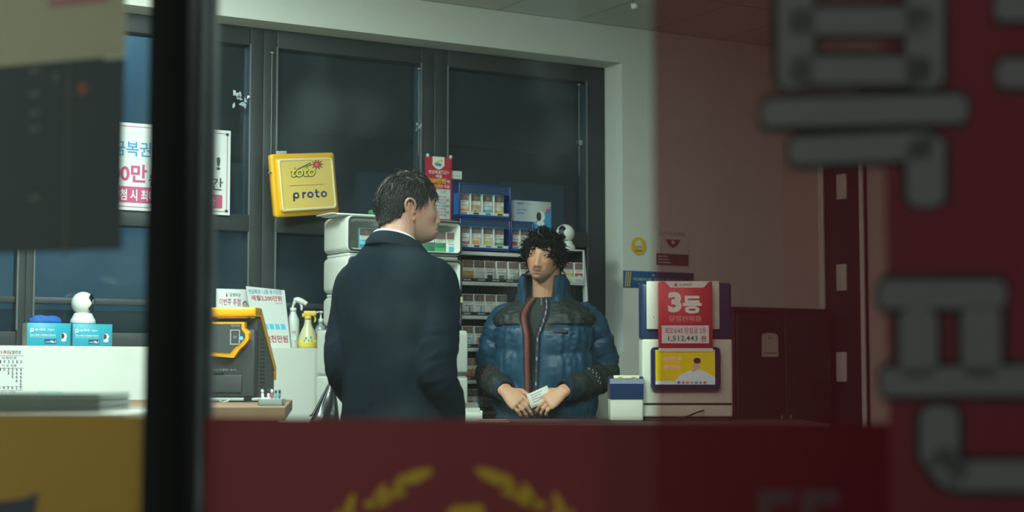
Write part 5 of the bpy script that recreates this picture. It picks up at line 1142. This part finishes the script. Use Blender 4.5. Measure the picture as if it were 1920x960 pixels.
# ================================================================== shop front (nearest the camera)
fm = M('front_frame_black', '#060506', .6, var=.2, spec=.1); fs_ = M('front_frame_grey', '#3f4546', .6, var=.1, spec=.2)
sM0 = store_sz(272, 500)[0]; sM1 = store_sz(345, 500)[0]; FH = 3.1
o = thing('door_1', '', '', S(0, 0, 0), SROT)
for k_ in ('label', 'category'): del o[k_]
o['kind'] = 'structure'
mb = MB(); mb.box((sM0, 0, 0), (sM1, .030, FH), fm, .002); mb.box((sM0 - .0, .030, 0), (sM1 + .003, .072, FH), fs_, .002); mb.box((sM1 - .004, .046, 0), (sM1 + .005, .056, FH), fm, .002); mb.build('door_frame', o)
clear = glass_mat('shop_glass', (.97, 1, .985), .012, .003, (.55, .68, .72), .02, .09, 9.0)
def pane(name, x0, x1, off, m, z0=0.02, z1=FH):
    o = thing(name, '', '', S(x0, off, z0), SROT)
    for k_ in ('label', 'category'): del o[k_]
    o['kind'] = 'structure'; mb = MB(); mb.box((0, 0, 0), (x1 - x0, .006, z1 - z0), m); mb.build('window_pane', o); return o
sR = store_sz(2050, 500)[0]; sL0 = store_sz(-120, 500)[0]
pane('window_5', sL0, sM0 - .001, -.030, clear); pane('window_6', sM1 + .005, sR, -.030, clear)
# red band with the yellow laurel, stuck on the middle pane
redv = M('vinyl_red', '#6c101e', .5, var=.05, scale=5); yelv = M('vinyl_yellow', '#a8860f', .5, var=.04)
x0, zt = store_sz(364, 783, .0); x1 = sR - .02
o = thing('red_band_sticker', 'wide dark red window sticker with a yellow laurel across the lower pane', 'sticker', S(x0, -.0285, 0), SROT); mb = MB()
xq, zq = store_sz(1230, 791, .0); zr = zt + (zq - zt) * (x1 - x0) / (xq - x0); mb.prism([(0, .35), (x1 - x0, .35), (x1 - x0, zr), (0, zt)], -.0022, -.0016, redv); mb.build('film', o)
mb = MB()
def stp(px_, py_): a, z = store_sz(px_, py_, -.026); return (a - x0, z)
def leaf(px_, py_, L, wd, deg):
    c = stp(px_, py_); k_ = 1 / 1480.; a = math.radians(deg); pts_ = []
    for q in range(18):
        t = 2 * PI * q / 18; lx = L * k_ * .5 * math.cos(t); lz = wd * k_ * .5 * math.sin(t) * (1 - .25 * math.cos(t)); pts_.append((c[0] + lx * math.cos(a) - lz * math.sin(a), c[1] + lx * math.sin(a) + lz * math.cos(a)))
    mb.flat(pts_, -.0026, yelv)
for sgn_ in (-1, 1):
    cx_ = 852
    for dx, py_, L_, wd, dg in ((68, 892, 62, 22, 20), (104, 908, 44, 17, 62), (112, 926, 50, 16, 10), (140, 929, 50, 17, 64), (146, 944, 54, 15, 8), (196, 948, 50, 17, 70), (205, 972, 60, 16, 12), (222, 985, 60, 17, 80), (232, 1030, 60, 17, 90), (222, 1080, 60, 17, 110), (190, 1115, 60, 17, 130)): leaf(cx_ + sgn_ * dx, py_, L_, wd, dg if sgn_ < 0 else 180 - dg)
mb.flat([stp(838, 960), stp(850, 949), stp(905, 946), stp(908, 960), stp(900, 1100), stp(845, 1100)], -.0026, yelv); mb.build('laurel', o)
# translucent red film with grey lettering on the sliding pane at right
def film_mat(name, tint, dcol, fac):
    m = bpy.data.materials.new(name); m.use_nodes = True; nt = m.node_tree; nt.nodes.clear(); out = nt.nodes.new('ShaderNodeOutputMaterial'); tr = nt.nodes.new('ShaderNodeBsdfTransparent'); tr.inputs[0].default_value = list(tint) + [1]
    df = nt.nodes.new('ShaderNodeBsdfDiffuse'); tc = nt.nodes.new('ShaderNodeTexCoord'); nz = nt.nodes.new('ShaderNodeTexNoise'); nz.inputs['Scale'].default_value = 3; nt.links.new(tc.outputs['Object'], nz.inputs[0])
    mx = nt.nodes.new('ShaderNodeMix'); mx.data_type = 'RGBA'; mx.inputs[6].default_value = [c_ * .9 for c_ in dcol] + [1]; mx.inputs[7].default_value = [c_ * 1.1 for c_ in dcol] + [1]; nt.links.new(nz.outputs[0], mx.inputs[0]); nt.links.new(mx.outputs[2], df.inputs[0])
    m1 = nt.nodes.new('ShaderNodeMixShader'); m1.inputs[0].default_value = fac; nt.links.new(tr.outputs[0], m1.inputs[1]); nt.links.new(df.outputs[0], m1.inputs[2]); nt.links.new(m1.outputs[0], out.inputs[0]); return m
film = film_mat('red_film', (.50, .34, .34), lin('#903842')[:3], .24); film2 = M('vinyl_deep_red', '#611722', .5, var=.06, scale=5)
FO = .09; xf, _ = store_sz(1226, 400, FO); xd, _ = store_sz(1660, 400, FO); xe = store_sz(2080, 400, FO)[0] + .6
pane('window_7', xf + .0, xe, FO - .008, glass_mat('slider_glass', (.97, 1, .985), .01, .004, (.6, .65, .63), .02))
o = thing('red_film_sticker', 'translucent red window film with big grey shop lettering at right', 'sticker', S(xf, FO, 0), SROT); mb = MB(); mb.rect(0, xd - xf, .35, FH, -.0005, film); mb.build('film', o)
mb = MB(); mb.box((xd - xf, -.0010, .35), (xe - xf, -.0003, FH), film2); mb.build('backing', o)
gl = M('letter_grey', '#615f5f', .6, var=.06, scale=6); gk = M('letter_black', '#0e0c0e', .6)
def fpt(px_, py_): a, z = store_sz(px_, py_, FO + .001); return (a - xf, z)
strokes = [  # outlines of the letters' strokes in the photo, as bars
    [(1492, -60), (1492, 148)], [(1734, -60), (1734, 148)], [(1492, 40), (1734, 40)], [(1492, 132), (1734, 132)],
    [(1440, 212), (1800, 204)],
    [(1492, 284), (1736, 272), (1736, 370)],
    [(1880, 12), (1990, 12)], [(1884, 138), (1990, 138)],
    [(1660, 552), (1872, 552)], [(1722, 596), (1722, 690)], [(1840, 590), (1840, 690)], [(1664, 716), (1990, 712)],
    [(1762, 780), (1762, 860), (1790, 892), (1990, 892)]]
def bars(width, y, m):
    mb = MB()
    for st in strokes:
        ps = [Vector((fpt(*p)[0], 0, fpt(*p)[1])) for p in st]; 
        for a, b in zip(ps, ps[1:]):
            d = (b - a).normalized(); hw = (width - 16 * abs(d.x)) / 1750. / 2; nrm = Vector((-d.z, 0, d.x)); q = []
            for k_ in range(9): t = PI / 2 + PI * k_ / 8; q.append(a + d * (hw * math.cos(t)) * .55 + nrm * (hw * math.sin(t)))
            for k_ in range(9): t = -PI / 2 + PI * k_ / 8; q.append(b + d * (hw * math.cos(t)) * .55 + nrm * (hw * math.sin(t)))
            mb.add([(p.x, y, p.z) for p in q], [tuple(range(len(q)))], m)
    return mb
bars(88, -.0014, gk).build('letter_outline', o); bars(66, -.0020, gl).build('lettering', o)
mb = MB()
for x0_, x1_ in ((1422, 1490), (1502, 1572)):
    a_ = fpt(x0_, 945); b_ = fpt(x1_, 920); mb.rect(a_[0], b_[0], a_[1], b_[1], -.0014, M('letter_plum', '#4a2a32', .6)); mb.rect(a_[0], a_[0] + .015, a_[1] - .02, a_[1], -.0014, M('letter_plum'))
mb.build('small_lettering', o)
# left pane: dark poster with a beige head, yellow sticker below
x0, zb = store_sz(-110, 476); x1, zt = store_sz(216, -40)
o = thing('window_poster', 'large dark poster with a beige top edge stuck on the left pane', 'poster', S(x0, -.024, 0), SROT); w_ = x1 - x0; pdk = M('poster_dark', '#222d2f', .6, var=.10, scale=7); pbg = M('poster_beige', '#8f8a74', .6, var=.04)
z1 = store_sz(100, 108)[1]; mb = MB(); mb.box((0, 0, zb), (w_, .001, z1), pdk); mb.box((0, 0, z1), (w_, .001, zt), pbg); mb.build('sheet', o)
mb = MB(); q = lambda px_, py_: (store_sz(px_, py_)[0] - x0, store_sz(px_, py_)[1])
def patch(xa, ya, xb, yb, m, dy=-.0004): a_ = q(xa, yb); b_ = q(xb, ya); mb.rect(a_[0], b_[0], a_[1], b_[1], dy, m)
pw_ = M('poster_mark', '#4f5550', .6); patch(126, 150, 142, 172, M('poster_rust', '#7a3f2c', .6)); patch(70, -20, 185, 8, M('poster_lilac_red', '#8a5a5a', .6)); patch(98, 108, 112, 476, M('poster_stripe', '#3d3f39', .6)); patch(176, 98, 214, 106, M('poster_edge', '#a9a898', .6))
for ya in (122, 165, 202, 232, 362): patch(34, ya, 52, ya + 10, pw_)
patch(80, 130, 88, 148, pw_); mb.build('print', o)
x0, zt = store_sz(-110, 776); x1, _ = store_sz(257, 776)
o = thing('yellow_sticker', 'plain yellow window sticker with a navy corner at the lower left', 'sticker', S(x0, -.024, 0), SROT); mb = MB(); mb.box((0, 0, .35), (x1 - x0, .001, zt), M('vinyl_amber', '#8f6a0d', .5, var=.06, scale=5)); mb.build('film', o)
mb = MB(); mb.flat([q(-110, 1000), q(40, 1000), (store_sz(50, 926)[0] - x0, store_sz(50, 926)[1]), (store_sz(20, 938)[0] - x0, store_sz(20, 938)[1]), (store_sz(-110, 952)[0] - x0, store_sz(-110, 952)[1])], -.0004, M('vinyl_navy', '#1c1f33', .5)); mb.build('navy_shape', o)
xa, za = store_sz(259, 832); xb, _ = store_sz(272, 832)
mb = MB(); mb.box((0, 0, .35), (xb - xa - .0015, .001, za), M('vinyl_white', '#a5a194', .5)); o = mb.build('edge_strip', None, S(xa, -.024, 0), SROT); tag(o, 'narrow white strip sticker between the yellow sticker and the door frame', 'sticker')
# grey slab on a shelf just inside the left pane
a = P(-40, 775, 2.75); b = P(175, 737, 2.75)
o = thing('shelf_unit', 'grey shelf unit just inside the left pane behind the yellow sticker', 'shelf', (a.x - .1, 2.75, 0)); mb = MB(); mb.box((0, 0, a.z - .03), (b.x - a.x + .16, .40, a.z), M('shelf_grey', '#77786f', .5), .003); mb.build('shelf_top', o); mb = MB(); mb.box((.01, .02, 0), (b.x - a.x + .12, .38, a.z - .031), M('shelf_side', '#55574f', .6)); mb.build('body', o)
mb = MB(); 
for k_ in range(6): mb.box((.002 * (k_ % 3), .002 * (k_ % 2), k_ * (b.z - a.z) / 6), (b.x - a.x - .003 * (k_ % 2), .22, (k_ + 1) * (b.z - a.z) / 6 - .0006), M('newsprint', '#6f756f', .8, var=.1), .001, 1)
o = mb.build('newspaper_stack', None, (a.x, 2.80, a.z)); tag(o, 'stack of grey newspapers on the shelf unit at the left', 'newspapers')
# ================================================================== people
X0 = P(1023, 700, 6.42); who = cashier((X0.x, 6.42, 0), math.radians(-8))
X1 = P(748, 700, 5.10); vis = visitor((X1.x, 5.10, 0), math.radians(148))
# folded paper slip between the cashier's hands
pc = P(1011, 744, 6.205); mb = MB(); mb.box((-.045, 0, -.030), (.045, .004, .030), M('slip_paper', '#c4c2b8', .7, var=.04), .001, 1); mb.box((-.042, -.003, -.026), (.040, -.0005, .028), M('slip_paper'), .0008, 1)
for k_ in range(4): mb.rect(-.030, .020 - .008 * (k_ % 2), .016 - k_ * .010, .019 - k_ * .010, -.0036, M('print_grey', '#7d8483'))
o = mb.build('paper_slip', None, pc, math.radians(-10)); o.rotation_euler = (math.radians(-18), math.radians(-24), math.radians(-10)); tag(o, 'folded white paper slip held in both hands of the man behind the counter', 'paper')
# ================================================================== light
sc = bpy.context.scene
wd = bpy.data.worlds.new('night'); sc.world = wd; wd.use_nodes = True; bg = wd.node_tree.nodes['Background']; bg.inputs[0].default_value = (.50, .84, 1, 1); bg.inputs[1].default_value = .055
def area(name, loc, size, energy, col, aim=None, sy=None):
    l = bpy.data.lights.new(name, 'AREA'); l.energy = energy; l.size = size; l.color = col
    if sy: l.shape = 'RECTANGLE'; l.size_y = sy
    o = bpy.data.objects.new(name, l); C.objects.link(o); o.location = loc
    if aim: o.rotation_euler = (Vector(aim) - Vector(loc)).to_track_quat('-Z', 'Y').to_euler()
    return o
col = (.85, 1, .95)
area('ceiling_light_left', (-1.15, 4.6, CEIL - .03), .35, 58, col, None, 1.2)
area('ceiling_light_middle', (-.2, 3.4, CEIL - .03), .35, 62, col, None, 1.0)
area('ceiling_light_right', (.62, 3.0, CEIL - .03), .35, 70, col, None, .8)
for n_, p_, e_ in (('header_fill_left', (-1.15, 4.9), 40), ('header_fill_middle', (-.2, 3.4), 13), ('header_fill_right', (.62, 3.0), 8)):  # point fills added near the ceiling lights to brighten header and ceiling
    l = bpy.data.lights.new(n_, 'POINT'); l.energy = e_; l.color = col; l.shadow_soft_size = .10; o = bpy.data.objects.new(n_, l); C.objects.link(o); o.location = (p_[0], p_[1], CEIL - .16)
area('added_alley_fill', W(-1.6, -1.3, 3.4), .5, 24, (.45, .8, 1), W(-1.7, -1.7, 2.5))  # bluish light added outside to brighten the pale building behind the panes
area('street_lamp', (1.5, -1.8, 3.6), .6, 46, (1, .97, .92), (.2, 2.0, 1.2))
cam = bpy.data.cameras.new('camera'); co = bpy.data.objects.new('camera', cam); C.objects.link(co); co.location = EYE; co.rotation_euler = (PI / 2 + PITCH, 0, 0)
cam.sensor_width = 36; cam.lens = 36 * FPX / 1920; cam.clip_start = .05; cam.dof.use_dof = True; cam.dof.focus_distance = 5.7; cam.dof.aperture_fstop = 2.6
sc.camera = co
sc.view_settings.view_transform = 'Standard'; sc.view_settings.look = 'None'; sc.view_settings.exposure = 0; sc.view_settings.gamma = 1
sc.view_settings.use_curve_mapping = False
sc.cycles.use_denoising = True; sc.cycles.max_bounces = 8; sc.cycles.transparent_max_bounces = 16; sc.cycles.caustics_reflective = False; sc.cycles.caustics_refractive = False; sc.cycles.sample_clamp_indirect = 4
